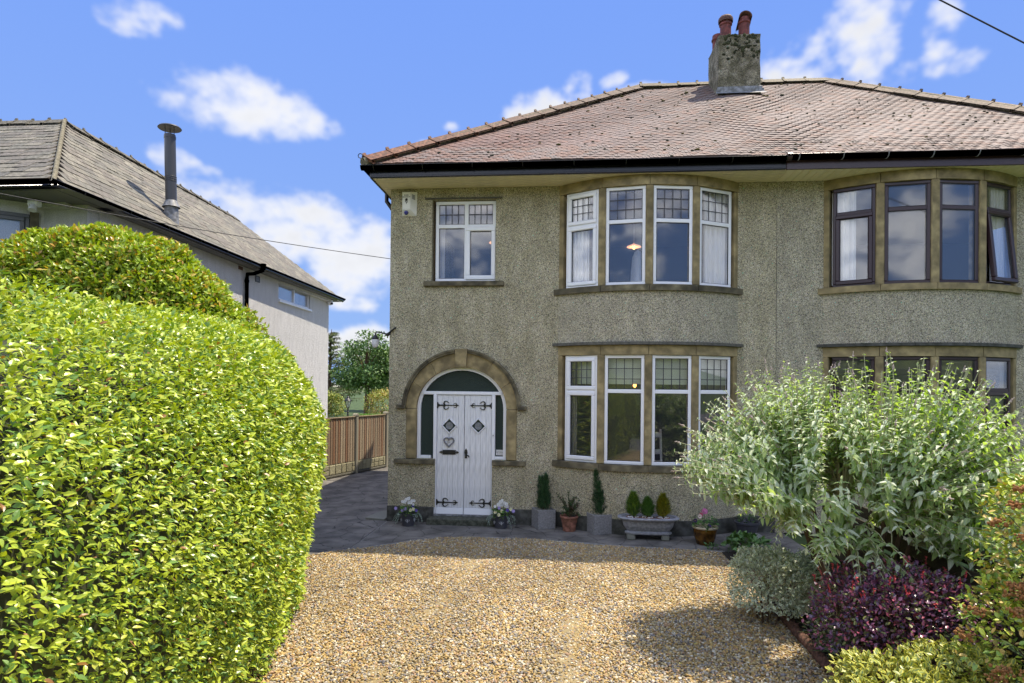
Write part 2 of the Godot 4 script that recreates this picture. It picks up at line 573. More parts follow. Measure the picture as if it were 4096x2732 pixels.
# ---------------------------------------------------------------- sky
func sky_texture() -> ImageTexture:
	var w := 2048
	var h := 1024
	var big := FastNoiseLite.new()
	big.seed = 4
	big.frequency = 2.2
	big.fractal_octaves = 5
	var small := FastNoiseLite.new()
	small.seed = 9
	small.frequency = 9.0
	small.fractal_octaves = 5
	small.fractal_gain = 0.55
	# clouds by bearing (from the wall's normal, to the right), height, half sizes in degrees, weight, lean, raggedness
	var clouds := [
		[-29.5, 22.6, 6.4, 2.5, 1.0, -0.06, 0.5], [-25.5, 21.9, 4.6, 1.5, 0.8, -0.1, 0.5], [-24.0, 13.2, 8.5, 3.6, 0.9, -0.3, 0.6], [-20.0, 11.2, 5.0, 4.2, 1.0, 0.0, 0.5], [-31.5, 16.0, 4.0, 1.5, 0.45, -0.3, 0.8],
		[-20.0, 7.3, 2.6, 1.0, 0.75, 0.0, 0.6], [-18.5, 3.6, 6.5, 2.0, 1.0, 0.0, 0.5], [-37.0, 27.0, 3.0, 1.2, 0.3, 0.2, 1.0], [-34.0, 17.5, 2.2, 1.0, 0.28, -0.5, 1.0],
		[-11.0, 22.8, 0.9, 0.4, 0.5, 0.0, 0.7], [-13.0, 21.0, 1.6, 0.7, 0.8, 0.1, 0.6], [-16.0, 19.5, 2.2, 0.8, 0.6, 0.2, 0.7], [-8.5, 21.7, 1.2, 0.6, 0.7, 0.2, 0.7],
		[-2.0, 24.0, 4.2, 1.9, 0.85, 0.3, 1.0], [0.5, 25.6, 1.6, 1.6, 0.8, 0.4, 1.0], [4.0, 26.4, 1.4, 0.6, 0.5, 0.5, 1.1], [6.0, 25.3, 2.6, 0.7, 0.4, 0.2, 1.1],
		[19.5, 24.6, 4.5, 3.2, 0.72, 0.5, 1.25], [24.5, 27.2, 3.2, 3.6, 0.78, 0.5, 1.2], [25.5, 23.4, 2.6, 2.2, 0.45, 0.4, 1.3], [29.9, 25.4, 1.5, 2.6, 0.72, 0.45, 1.3], [31.5, 23.6, 1.5, 1.0, 0.6, 0.3, 1.2], [23.0, 22.0, 4.5, 1.3, 0.5, 0.1, 1.2],
		[35.0, 28.5, 3.0, 1.2, 0.5, 0.3, 1.2],
	]
	var img := Image.create(w, h, false, Image.FORMAT_RGBF)
	for j in h:
		var el := (0.5 - (j + 0.5) / h) * 180.0
		var up := sin(deg_to_rad(el))
		var t := clampf(1.0 - up, 0.0, 1.0)
		var base := Vector3(0.055, 0.109, 0.3).lerp(Vector3(0.109, 0.17, 0.29), pow(t, 2.4))
		if el < 0:
			base = Vector3(0.25, 0.24, 0.2)
		var near := []
		for k in clouds.size():
			if absf(el - clouds[k][1]) < clouds[k][3] * 2.0 + clouds[k][2] * absf(clouds[k][5]) * 2.0:
				near.append(clouds[k])
		var ce := cos(deg_to_rad(el))
		for i in w:
			if el < 0:
				img.set_pixel(i, j, Color(base.x, base.y, base.z))
				continue
			var az := (i + 0.5) / w * 360.0
			if az > 180.0:
				az -= 360.0
			var ar := deg_to_rad(az)
			var d := Vector3(sin(ar) * ce, up * 1.5, -cos(ar) * ce)
			var shape := -1.0
			var ragged := 0.6
			for k in near:
				var dx: float = az - k[0]
				if absf(dx) < k[2] * 1.9:
					var dy: float = el - k[1] - dx * k[5] * 0.5
					var q: float = (1.0 - (dx * dx) / (k[2] * k[2]) - (dy * dy) / (k[3] * k[3])) * 0.9
					q = k[4] * minf(q, 0.75) if q > 0 else q
					if q > shape:
						shape = q
						ragged = k[6]
			# the rest of the sky: scattered clouds out of view, thickened to fill the shade
			var out := maxf(smoothstep(46.0, 62.0, absf(az + 5.0)), smoothstep(31.0, 42.0, el))
			if out > 0.0:
				var g := big.get_noise_3dv(d * 1.1) * 1.5 + 0.2
				shape = maxf(shape, lerpf(-1.0, g, out))
			if shape < -0.75:
				img.set_pixel(i, j, Color(base.x, base.y, base.z))
				continue
			var s := small.get_noise_3dv(d)
			var f := small.get_noise_3dv(d * 3.1 + Vector3(5, 1, 2))
			var dens := shape - 0.06 + (s * 0.85 + f * 0.5) * (0.5 + 0.5 * ragged)
			var a := smoothstep(-0.12, lerpf(0.7, 1.1, ragged * 0.7), dens)
			a = pow(a, 0.85)
			var body := 0.31 - 0.04 * smoothstep(0.3, 1.0, dens) * (0.5 + s)
			# clouds opposite the sun are front-lit; unseen ones brightened further to lift the shade
			body *= 1.0 + 2.3 * out * (0.5 - 0.5 * cos(ar - 1.06))
			var white := Vector3(0.98, 0.99, 1.03) * body
			var p := base.lerp(white, a * 0.97)
			img.set_pixel(i, j, Color(p.x, p.y, p.z))
	return ImageTexture.create_from_image(img)


# ---------------------------------------------------------------- the pair of houses
func bay_z(dx: float) -> float:
	return sqrt(BAY_R * BAY_R - dx * dx) - (BAY_R - BAY_S)

func bar(sh: Sh, x0: float, x1: float, y0: float, y1: float, z0: float, z1: float, k := 0.006) -> void:
	sh.cbox(Vector3((x0 + x1) * 0.5, (y0 + y1) * 0.5, (z0 + z1) * 0.5), Vector3(x1 - x0, y1 - y0, z1 - z0), k)

# four members round an opening x0..x1, y0..y1, each t wide
func frame(sh: Sh, x0: float, x1: float, y0: float, y1: float, t: float, z0: float, z1: float, k := 0.008, tb := -1.0) -> void:
	if tb < 0:
		tb = t
	bar(sh, x0, x1, y0, y0 + tb, z0, z1, k)
	bar(sh, x0, x1, y1 - t, y1, z0, z1, k)
	bar(sh, x0, x0 + t, y0 + tb, y1 - t, z0, z1, k)
	bar(sh, x1 - t, x1, y0 + tb, y1 - t, z0, z1, k)

func pane(parent: Node, x0: float, x1: float, y0: float, y1: float, z: float) -> void:
	put("pane", unit(x1 - x0, y1 - y0), M.glass, parent, Transform3D(Basis(), Vector3((x0 + x1) * 0.5, (y0 + y1) * 0.5, z)))

# a sealed double-glazed unit: two sheets with two faces each
func unit(w: float, h: float) -> ArrayMesh:
	var s := Sh.new()
	for z in [0.0, -0.004, -0.02, -0.024]:
		s.quad(Vector3(-w, -h, z * 2) * 0.5, Vector3(w, -h, z * 2) * 0.5, Vector3(w, h, z * 2) * 0.5, Vector3(-w, h, z * 2) * 0.5)
	return s.mesh()

func leading(parent: Node, x0: float, x1: float, y0: float, y1: float, z: float, cols: int, rows: int) -> void:
	for i in range(1, cols):
		var b := BoxMesh.new()
		b.size = Vector3(0.011, y1 - y0, 0.008)
		put("glazing_bar", b, M.lead_bar, parent, Transform3D(Basis(), Vector3(lerpf(x0, x1, float(i) / cols), (y0 + y1) * 0.5, z)))
	for i in range(1, rows):
		var b := BoxMesh.new()
		b.size = Vector3(x1 - x0, 0.011, 0.0085)
		put("glazing_bar", b, M.lead_bar, parent, Transform3D(Basis(), Vector3((x0 + x1) * 0.5, lerpf(y0, y1, float(i) / rows), z)))

# one light of a bay: origin at the middle of its foot, z outwards
func bay_light(parent: Node, at: Transform3D, w: float, h: float, tr: float, m: Material, sash: bool, leaded: int, open := 0.0) -> void:
	var o := hold("window", parent)
	o.transform = at
	var f := Sh.new()
	var x := w * 0.5
	frame(f, -x, x, 0, h, 0.052, -0.06, 0.0)
	bar(f, -x + 0.052, x - 0.052, tr - 0.03, tr + 0.03, -0.058, -0.002)
	put("frame", f.mesh(), m, o)
	for k in 2:
		var y0 := 0.052 if k == 0 else tr + 0.03
		var y1 := tr - 0.03 if k == 0 else h - 0.052
		var g := 0.052
		var holder: Node = o
		if sash and not (leaded == 0 and k == 1):
			var s := Sh.new()
			frame(s, -x + 0.036, x - 0.036, y0 - 0.016, y1 + 0.016, 0.062, -0.045, 0.022, 0.01)
			var sm := put("sash", s.mesh(), m, o)
			g = 0.098
			if open > 0 and k == 0:
				sm.transform = Transform3D(Basis(Vector3.RIGHT, -open), Vector3(0, y1, 0)) * Transform3D(Basis(), Vector3(0, -y1, 0))
				holder = sm
		var gx := x - g
		var gy0 := y0 if g < 0.06 else y0 + 0.046
		var gy1 := y1 if g < 0.06 else y1 - 0.046
		if holder == o:
			pane(o, -gx, gx, gy0, gy1, -0.014)
			if k == 1 and leaded:
				leading(o, -gx, gx, gy0, gy1, -0.012, leaded, 3)
		else:
			# the pane of the open sash leans with it
			put("pane", unit(gx * 2, gy1 - gy0), M.glass, o, holder.transform * Transform3D(Basis(), Vector3(0, (gy0 + gy1) * 0.5, -0.014)))
		# black gasket round the glass
		var b := Sh.new()
		frame(b, -gx - 0.002, gx + 0.002, gy0 - 0.002, gy1 + 0.002, 0.009, -0.03, -0.009, 0.0)
		put("gasket", b.mesh(), M.rubber, o, holder.transform if holder != o else Transform3D())

func bay(house: Node, xc: float, white: bool) -> void:
	var zc := BAY_S - BAY_R
	var am := asin(1.425 / BAY_R)
	var w := Sh.new()
	w.arc_band(xc, zc, BAY_R - 0.24, BAY_R, -am, am, 0.0, 0.98, 40)
	put("bay_wall", w.mesh(), M.cast, house)
	w = Sh.new()
	w.arc_band(xc, zc, BAY_R - 0.24, BAY_R, -am, am, 2.97, 3.765, 40)
	put("bay_wall", w.mesh(), M.cast_grey, house)
	# mullions stand between four lights
	var cuts := [-0.752, -0.03, 0.702]
	var edge := [-am]
	for c in cuts:
		edge.append(asin(c / BAY_R))
	edge.append(am)
	for floor_i in 2:
		var y0: float = [1.072, 3.85][floor_i]
		var y1: float = [2.775, 5.39][floor_i]
		var sill_m: Material = M.stone_dark if white else M.stone
		for k in 4:
			var over := 0.028
			var a0: float = edge[k] - (over if k == 0 else 0.0)
			var a1: float = edge[k + 1] + (over if k == 3 else 0.0)
			var j := 0.0016
			var s := Sh.new()
			s.arc_band(xc, zc, BAY_R - 0.2, BAY_R + 0.05, a0 + j, a1 - j, y0 - 0.094, y0, 10)
			put("sill_stone", s.mesh(), sill_m if k > 0 or white else M.stone, house)
			s = Sh.new()
			s.arc_band(xc, zc, BAY_R - 0.2, BAY_R - 0.002 + 0.004 * (k % 2), edge[k] + j, edge[k + 1] - j, y1, 5.544 if floor_i == 1 else 2.925, 10)
			put("lintel_stone", s.mesh(), M.stone, house)
		if floor_i == 0:
			for k in 5:
				var s := Sh.new()
				var a0 := lerpf(-am - 0.032, am + 0.032, k / 5.0)
				var a1 := lerpf(-am - 0.032, am + 0.032, (k + 1) / 5.0)
				s.arc_band(xc, zc, BAY_R - 0.16, BAY_R + 0.06, a0 + 0.001, a1 - 0.001, 2.928, 2.974, 10)
				put("drip_stone", s.mesh(), M.slab_dark if white else M.plinth, house)
		for k in 5:
			var a: float = edge[k] + (0.018 if k == 0 else (-0.018 if k == 4 else 0.0))
			var s := Sh.new()
			var wd := 0.115 if k % 4 else 0.085
			s.cbox(Vector3(0, (y0 + y1) * 0.5, -0.1), Vector3(wd, y1 - y0 - 0.004, 0.2), 0.012)
			put("mullion_stone", s.mesh(), M.stone, house, Transform3D(Basis(Vector3.UP, a), Vector3(xc + sin(a) * BAY_R, 0, zc + cos(a) * BAY_R - 0.002)))
		for k in 4:
			var a0: float = edge[k] + (0.058 if k == 0 else 0.026)
			var a1: float = edge[k + 1] - (0.058 if k == 3 else 0.026)
			var p := Vector3(xc + sin(a0) * BAY_R, 0, zc + cos(a0) * BAY_R)
			var q := Vector3(xc + sin(a1) * BAY_R, 0, zc + cos(a1) * BAY_R)
			var mid := (p + q) * 0.5
			var turn := (a0 + a1) * 0.5
			var out := Vector3(sin(turn), 0, cos(turn))
			var h := y1 - y0 - 0.004
			var sash := k == 0 or (not white and k == 3)
			var tr: float = [1.135, 0.995][floor_i] if white else [1.2, 1.13][floor_i]
			bay_light(house, Transform3D(Basis(Vector3.UP, turn), mid - out * 0.03 + Vector3(0, y0 + 0.002, 0)), (q - p).length() - 0.004, h, tr, M.upvc if white else M.brown_upvc, sash, 4 if white else 0, 0.1 if not white and k == 3 and floor_i == 1 else 0.0)

func csg_box(parent: Node, x0: float, x1: float, y0: float, y1: float, z0: float, z1: float, cut: bool) -> void:
	var b := CSGBox3D.new()
	b.size = Vector3(x1 - x0, y1 - y0, z1 - z0)
	b.position = Vector3(x0 + x1, y0 + y1, z0 + z1) * 0.5
	b.name = "block"
	b.operation = CSGShape3D.OPERATION_SUBTRACTION if cut else CSGShape3D.OPERATION_UNION
	parent.add_child(b, true)

const DX := -1.747   # middle of the front door
const DY := 1.885    # springing of its arch

func houses() -> void:
	var h1 := thing("semi_detached_house", "pebbledashed house with white arched double doors and white bay windows", "house")
	var h2 := thing("semi_detached_house", "adjoining pebbledashed house with dark brown window frames and brown gutter", "house")
	# front wall with its openings
	var c := CSGCombiner3D.new()
	c.name = "front_wall"
	c.material_override = M.cast
	csg_box(c, -2.973, 3.278, 0.25, 5.546, -0.28, 0.0, false)
	csg_box(c, -2.27, -1.2, 3.99, 5.362, -0.4, 0.1, true)
	csg_box(c, -2.18, -1.225, -0.1, 1.2, -0.4, 0.1, true)
	csg_box(c, DX - 0.925, DX + 0.925, 1.05, DY, -0.4, 0.1, true)
	var arch := CSGCylinder3D.new()
	arch.radius = 0.925
	arch.height = 0.6
	arch.sides = 64
	arch.rotation.x = PI / 2
	arch.position = Vector3(DX, DY, -0.1)
	arch.operation = CSGShape3D.OPERATION_SUBTRACTION
	arch.name = "arch"
	c.add_child(arch)
	csg_box(c, -0.12, 2.65, 0.98, 2.93, -0.4, 0.1, true)
	csg_box(c, -0.12, 2.65, 3.765, 5.5, -0.4, 0.1, true)
	h1.add_child(c)
	var c2 := CSGCombiner3D.new()
	c2.name = "front_wall"
	c2.material_override = M.cast_grey
	csg_box(c2, 3.286, 9.2, 0.0, 5.546, -0.28, -0.002, false)
	csg_box(c2, 4.03, 6.8, 0.98, 2.93, -0.4, 0.1, true)
	csg_box(c2, 4.03, 6.8, 3.765, 5.5, -0.4, 0.1, true)
	h2.add_child(c2)
	var s := Sh.new()
	bar(s, 3.2785, 3.2855, 0.25, 5.54, -0.2, -0.012, 0.0)
	put("party_joint", s.mesh(), M.rubber, h1)
	# the other walls, floors and ceilings, so that rooms are closed
	s = Sh.new()
	bar(s, -2.973, -2.7, 0.25, 5.546, -6.4, -0.282, 0.0)
	bar(s, -2.973, 3.15, 0.25, 5.546, -6.6, -6.4, 0.0)
	put("side_wall", s.mesh(), M.cast, h1)
	s = Sh.new()
	bar(s, 9.0, 9.2, 0.25, 5.546, -6.4, -0.282, 0.0)
	bar(s, 3.4, 9.2, 0.25, 5.546, -6.6, -6.4, 0.0)
	put("side_wall", s.mesh(), M.cast_grey, h2)
	for q in [[h1, -2.7, 3.15], [h2, 3.4, 9.0]]:
		s = Sh.new()
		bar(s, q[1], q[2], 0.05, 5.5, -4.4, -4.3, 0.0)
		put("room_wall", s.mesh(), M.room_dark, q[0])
		s = Sh.new()
		bar(s, q[1], q[2], 2.6, 2.95, -4.3, -0.285, 0.0)
		bar(s, q[1], q[2], 5.5, 5.6, -4.3, -0.285, 0.0)
		put("ceiling", s.mesh(), M.room, q[0])
		s = Sh.new()
		bar(s, q[1], q[2], 0.02, 0.12, -4.3, -0.285, 0.0)
		put("room_floor", s.mesh(), M.room_floor, q[0])
	s = Sh.new()
	bar(s, 3.15, 3.4, 0.0, 5.7, -6.4, -0.285, 0.0)
	put("party_wall", s.mesh(), M.room, h1)
	s = Sh.new()
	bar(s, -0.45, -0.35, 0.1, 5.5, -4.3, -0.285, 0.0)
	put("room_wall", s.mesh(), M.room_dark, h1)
	for q in [[h1, 1.265], [h2, 5.412]]:
		# floors and ceilings run out into the bays
		s = Sh.new()
		var am := 0.66
		s.arc_band(q[1], BAY_S - BAY_R, 1.6, BAY_R - 0.2, -am, am, 2.72, 2.94, 24)
		put("bay_ceiling", s.mesh(), M.room, q[0])
		s = Sh.new()
		s.arc_band(q[1], BAY_S - BAY_R, 1.6, BAY_R - 0.2, -am, am, 5.5, 5.54, 24)
		put("bay_ceiling", s.mesh(), M.room, q[0])
		s = Sh.new()
		s.arc_band(q[1], BAY_S - BAY_R, 1.6, BAY_R - 0.2, -am, am, 3.72, 3.82, 24)
		put("window_board", s.mesh(), M.upvc, q[0])
		s = Sh.new()
		s.arc_band(q[1], BAY_S - BAY_R, 1.6, BAY_R - 0.2, -am, am, 0.94, 1.03, 24)
		put("window_board", s.mesh(), M.upvc, q[0])
	# plinth, with gaps for the step
	s = Sh.new()
	bar(s, -2.985, -2.2, -0.05, 0.255, -0.25, 0.012, 0.01)
	bar(s, -1.2, -0.16, -0.05, 0.255, -0.25, 0.012, 0.01)
	bar(s, -2.985, -2.7, -0.05, 0.255, -6.55, -0.25, 0.01)
	bar(s, 2.69, 3.28, -0.05, 0.255, -0.25, 0.012, 0.01)
	s.arc_band(1.265, BAY_S - BAY_R, BAY_R - 0.2, BAY_R + 0.012, -0.674, 0.674, -0.05, 0.235, 30)
	put("plinth", s.mesh(), M.plinth, h1)
	s = Sh.new()
	s.arc_band(1.7, 0.55 - BAY_R, BAY_R - 0.1, BAY_R + 0.005, -0.62, -0.42, 0.1, 0.16, 3)
	put("air_brick", s.mesh(), M.rope_clay, h1)
	bay(h1, 1.265, true)
	bay(h2, 5.412, false)
	front_door(h1)
	small_window(h1)
	eaves(h1, h2)
	roof(h1, h2)

func arch_in(t: float) -> Vector2:
	return Vector2(DX + cos(t) * 0.752, DY + sin(t) * 0.69)

func arch_out(t: float, r := 0.923) -> Vector2:
	return Vector2(DX + cos(t) * r, DY + sin(t) * r)

func arch_stone(a: float, b: float, z1: float, fi: float, fo: float) -> ArrayMesh:
	var p := PackedVector2Array()
	for i in 9:
		p.append(arch_out(lerpf(a, b, i / 8.0), 0.923 + fo))
	for i in 9:
		var q := arch_in(lerpf(b, a, i / 8.0))
		p.append(q + (q - Vector2(DX, DY)).normalized() * fi)
	var s := Sh.new()
	s.prism(p, -0.2, z1)
	return s.mesh()

func front_door(h: Node) -> void:
	var cutsa := [0.0, 28.8, 56.0, 84.0, 96.0, 124.0, 151.2, 180.0]
	for i in 7:
		var a := deg_to_rad(cutsa[i] + 0.18)
		var b := deg_to_rad(cutsa[i + 1] - 0.18)
		if i == 3:
			# keystone stands proud and tapers down
			var s := Sh.new()
			s.prism(PackedVector2Array([Vector2(DX - 0.083, 2.572), Vector2(DX + 0.083, 2.572), Vector2(DX + 0.103, 2.875), Vector2(DX - 0.103, 2.875)]), -0.2, 0.085)
			put("keystone", s.mesh(), M.stone, h)
		else:
			put("arch_stone", arch_stone(a, b, 0.018 + 0.003 * (i % 2), 0.0, 0.0), M.stone, h)
	for sgn in [-1.0, 1.0]:
		var s := Sh.new()
		bar(s, DX + sgn * 0.838 - 0.087, DX + sgn * 0.838 + 0.087, 1.048, DY - 0.003, -0.2, 0.02, 0.012)
		put("jamb_stone", s.mesh(), M.stone, h)
		s = Sh.new()
		if sgn < 0:
			bar(s, -2.86, -2.183, 0.965, 1.044, -0.2, 0.06, 0.008)
		else:
			bar(s, -1.222, -0.665, 0.965, 1.044, -0.2, 0.06, 0.008)
		put("sill_stone", s.mesh(), M.stone_dark, h)
		s = Sh.new()
		bar(s, DX + sgn * 1.01 - 0.075, DX + sgn * 1.01 + 0.075, 1.875, 1.945, -0.1, 0.075, 0.01)
		put("label_stop", s.mesh(), M.stone_dark, h)
	# moulded hood over the arch, in lengths
	var hc := [1.5, 27.0, 55.0, 83.6, 96.4, 126.0, 152.0, 178.5]
	for i in 7:
		if i == 3:
			continue
		var s := Sh.new()
		var p := PackedVector2Array()
		var a := deg_to_rad(hc[i] + 0.2)
		var b := deg_to_rad(hc[i + 1] - 0.2)
		for k in 9:
			p.append(arch_out(lerpf(a, b, k / 8.0), 0.99))
		for k in 9:
			p.append(arch_out(lerpf(b, a, k / 8.0), 0.926))
		s.prism(p, -0.05, 0.062)
		var p2 := PackedVector2Array()
		for k in 9:
			p2.append(arch_out(lerpf(a, b, k / 8.0), 0.987))
		for k in 9:
			p2.append(arch_out(lerpf(b, a, k / 8.0), 0.958))
		s.prism(p2, 0.062, 0.082)
		put("hood_stone", s.mesh(), M.stone_dark, h)
	# white frame
	var s := Sh.new()
	var z0 := -0.16
	var z1 := -0.06
	for i in 24:
		var a := PI * i / 24.0
		var b := PI * (i + 1) / 24.0
		var q := PackedVector2Array([arch_in(a), arch_in(b)])
		var ci := Vector2(DX, DY)
		q.append(ci + (arch_in(b) - ci) * 0.925)
		q.append(ci + (arch_in(a) - ci) * 0.925)
		s.prism(q, z0, z1)
	for sgn in [-1.0, 1.0]:
		bar(s, DX + sgn * 0.724 - 0.028, DX + sgn * 0.724 + 0.028, 1.05, DY, z0, z1, 0.0)
		bar(s, DX + sgn * 0.607 - 0.09, DX + sgn * 0.607 + 0.09, 1.05, 1.1, z0, z1 - 0.002, 0.006)
		var xx := -2.195 if sgn < 0 else -1.212
		bar(s, xx - 0.028, xx + 0.028, 0.13, 2.118, z0, z1 + 0.02, 0.008)
	bar(s, DX - 0.68, DX + 0.68, 2.118, 2.172, z0, z1 + 0.012, 0.006)
	put("door_frame", s.mesh(), M.upvc, h)
	# obscure glass over and beside the doors
	var fan := hold("fanlight", h)
	var p := PackedVector2Array([Vector2(DX - 0.66, 2.15), Vector2(DX + 0.66, 2.15)])
	for i in 17:
		var t := lerpf(0.47, PI - 0.47, i / 16.0)
		p.append(Vector2(DX, DY) + (arch_in(t) - Vector2(DX, DY)) * 0.95)
	s = Sh.new()
	s.prism(p, -0.12, -0.1)
	put("pane", s.mesh(), M.obscure, fan)
	for sgn in [-1.0, 1.0]:
		var sl := hold("side_light", h)
		s = Sh.new()
		bar(s, DX + sgn * 0.6 - 0.11, DX + sgn * 0.6 + 0.11, 1.08, 2.13, -0.122, -0.102, 0.0)
		put("pane", s.mesh(), M.obscure, sl)
	# closed porch behind
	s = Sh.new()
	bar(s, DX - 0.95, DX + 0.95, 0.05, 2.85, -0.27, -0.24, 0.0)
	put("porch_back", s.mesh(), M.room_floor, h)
	for k in 2:
		var x0 := -2.166 if k == 0 else -1.7
		var x1 := -1.706 if k == 0 else -1.24
		var xm := (x0 + x1) * 0.5
		var d := Sh.new()
		bar(d, x0, x1, 0.13, 2.115, -0.14, -0.082, 0.003)
		var leaf := put("door", d.mesh(), M.door, h)
		# tongued boards
		for i in 5:
			var b := Sh.new()
			var w := (x1 - x0 - 0.012) / 5.0
			bar(b, x0 + 0.006 + w * i + 0.0012, x0 + 0.006 + w * (i + 1) - 0.0012, 0.24, 2.108, -0.082, -0.072, 0.0025)
			put("plank", b.mesh(), M.door, leaf)
		var wb := Sh.new()
		wb.prism(PackedVector2Array([Vector2(-0.085, 0.135), Vector2(-0.045, 0.135), Vector2(-0.066, 0.232), Vector2(-0.085, 0.238)]), -x1 + 0.004, -x0 - 0.004)
		put("weather_board", wb.mesh(), M.upvc, leaf, Transform3D(Basis(Vector3.UP, -PI / 2), Vector3.ZERO))
		for yy in [1.94, 0.322]:
			var hs := Sh.new()
			var dirx := 1.0 if k == 0 else -1.0
			var ox := x0 if k == 0 else x1
			hs.x = Transform3D(Basis(Vector3(dirx, 0, 0), Vector3.UP, Vector3(0, 0, 1)), Vector3(ox, yy, 0)) if dirx > 0 else Transform3D(Basis(Vector3(-1, 0, 0), Vector3(0, -1, 0), Vector3(0, 0, 1)), Vector3(ox, yy, 0))
			hs.prism(PackedVector2Array([Vector2(0.0, -0.05), Vector2(0.016, -0.05), Vector2(0.026, -0.026), Vector2(0.05, -0.013), Vector2(0.05, 0.013), Vector2(0.026, 0.026), Vector2(0.016, 0.05), Vector2(0.0, 0.05)]), -0.072, -0.06)
			hs.ribbon([Vector2(0.05, 0), Vector2(0.15, 0), Vector2(0.3, 0)], [0.026, 0.02, 0.013], -0.072, -0.0605)
			for sg in [-1.0, 1.0]:
				hs.ribbon([Vector2(0.13, 0), Vector2(0.116, 0.03 * sg), Vector2(0.124, 0.058 * sg), Vector2(0.15, 0.068 * sg), Vector2(0.178, 0.058 * sg), Vector2(0.198, 0.036 * sg), Vector2(0.208, 0.038 * sg)], [0.034, 0.026, 0.02, 0.016, 0.013, 0.01, 0.004], -0.072, -0.061)
				hs.ribbon([Vector2(0.32, 0), Vector2(0.333, 0.016 * sg), Vector2(0.322, 0.032 * sg), Vector2(0.3, 0.034 * sg), Vector2(0.284, 0.022 * sg)], [0.02, 0.014, 0.012, 0.009, 0.004], -0.072, -0.0615)
			hs.prism(PackedVector2Array([Vector2(0.3, -0.008), Vector2(0.345, -0.013), Vector2(0.372, 0), Vector2(0.345, 0.013), Vector2(0.3, 0.008)]), -0.072, -0.0605)
			put("hinge_strap", hs.mesh(), M.iron, leaf)
		# diamond light with a bullseye
		var cx := -1.954 if k == 0 else -1.467
		var rot := Transform3D(Basis(Vector3(0, 0, 1), PI / 4), Vector3(cx, 1.6, 0))
		var df := Sh.new()
		df.x = rot
		frame(df, -0.094, 0.094, -0.094, 0.094, 0.016, -0.072, -0.05, 0.006)
		put("diamond_frame", df.mesh(), M.upvc, leaf)
		df = Sh.new()
		df.x = rot
		bar(df, -0.079, 0.079, -0.079, 0.079, -0.074, -0.069, 0.0)
		put("pane", df.mesh(), M.obscure, leaf)
		df = Sh.new()
		df.x = Transform3D(Basis(Vector3.RIGHT, PI / 2), Vector3(cx, 1.6, -0.069))
		df.lathe([Vector2(0.062, 0.0), Vector2(0.058, 0.008), Vector2(0.05, 0.006), Vector2(0.042, 0.003), Vector2(0.034, 0.008), Vector2(0.027, 0.005), Vector2(0.018, 0.003), Vector2(0.012, 0.01), Vector2(0.0, 0.012)], 28)
		put("bullseye", df.mesh(), M.bullseye, leaf)
		if k == 0:
			var lb := Sh.new()
			bar(lb, -2.068, -1.842, 1.118, 1.196, -0.072, -0.06, 0.003)
			bar(lb, -2.05, -1.86, 1.13, 1.184, -0.06, -0.054, 0.004)
			for sg in [-1.0, 1.0]:
				var e: float = -1.955 + sg * 0.113
				lb.prism(PackedVector2Array([Vector2(e, 1.148), Vector2(e + 0.018 * absf(sg), 1.148), Vector2(e + 0.018, 1.166), Vector2(e, 1.166)]) if sg > 0 else PackedVector2Array([Vector2(e - 0.018, 1.148), Vector2(e, 1.148), Vector2(e, 1.166), Vector2(e - 0.018, 1.166)]), -0.072, -0.061)
				var tp := PackedVector2Array([Vector2(e + sg * 0.012, 1.13), Vector2(e + sg * 0.056, 1.157), Vector2(e + sg * 0.012, 1.184)])
				if sg < 0:
					tp.reverse()
				lb.prism(tp, -0.072, -0.0605)
			put("letterbox", lb.mesh(), M.iron, leaf)
		else:
			var hd := Sh.new()
			hd.prism(PackedVector2Array([Vector2(-1.69, 1.062), Vector2(-1.648, 1.062), Vector2(-1.654, 1.09), Vector2(-1.652, 1.12), Vector2(-1.642, 1.15), Vector2(-1.648, 1.19), Vector2(-1.654, 1.2), Vector2(-1.669, 1.228), Vector2(-1.684, 1.2), Vector2(-1.69, 1.19), Vector2(-1.696, 1.15), Vector2(-1.686, 1.12), Vector2(-1.684, 1.09)]), -0.072, -0.062)
			hd.tube([Vector3(-1.669, 1.112, -0.064), Vector3(-1.669, 1.116, -0.03), Vector3(-1.64, 1.118, -0.024), Vector3(-1.62, 1.106, -0.024), Vector3(-1.61, 1.082, -0.024)], [0.01, 0.009, 0.009, 0.011, 0.008], 8)
			put("door_handle", hd.mesh(), M.iron, leaf)
	# step and sill
	s = Sh.new()
	bar(s, -2.245, -1.19, 0.1, 0.132, -0.2, -0.03, 0.004)
	put("threshold", s.mesh(), M.lead, h)
	s = Sh.new()
	bar(s, -2.27, -1.165, -0.03, 0.1, -0.26, 0.2, 0.012)
	put("door_step", s.mesh(), M.plinth_green, h)
	# bell push on the frame
	var bell := thing("doorbell", "small white doorbell push on the frame right of the doors", "doorbell", Vector3(-1.212, 1.463, -0.04))
	s = Sh.new()
	s.cbox(Vector3(0, 0, 0.008), Vector3(0.028, 0.078, 0.018), 0.006)
	put("case", s.mesh(), M.upvc, bell)
	s = Sh.new()
	s.cbox(Vector3(0, -0.012, 0.018), Vector3(0.01, 0.02, 0.006), 0.002)
	put("button", s.mesh(), M.rubber, bell)
	# notice in the side light
	var no := thing("notice", "small white printed notice in the window right of the front doors", "notice", Vector3(-1.1, 1.165, -0.099))
	s = Sh.new()
	s.box(Vector3(0, 0, 0), Vector3(0.138, 0.088, 0.003))
	put("card", s.mesh(), M.card, no)
	var rows := ["PLEASE PUT", "DELIVERIES", "IN PORCH"]
	for i in 3:
		text(no, rows[i], 0.0175, Vector3(0, 0.024 - 0.025 * i, 0.0018), M.paint_black)
	# heart
	var heart := thing("heart_decoration", "grey wicker heart hanging on the left front door leaf", "decoration", Vector3(-1.957, 1.335, -0.052))
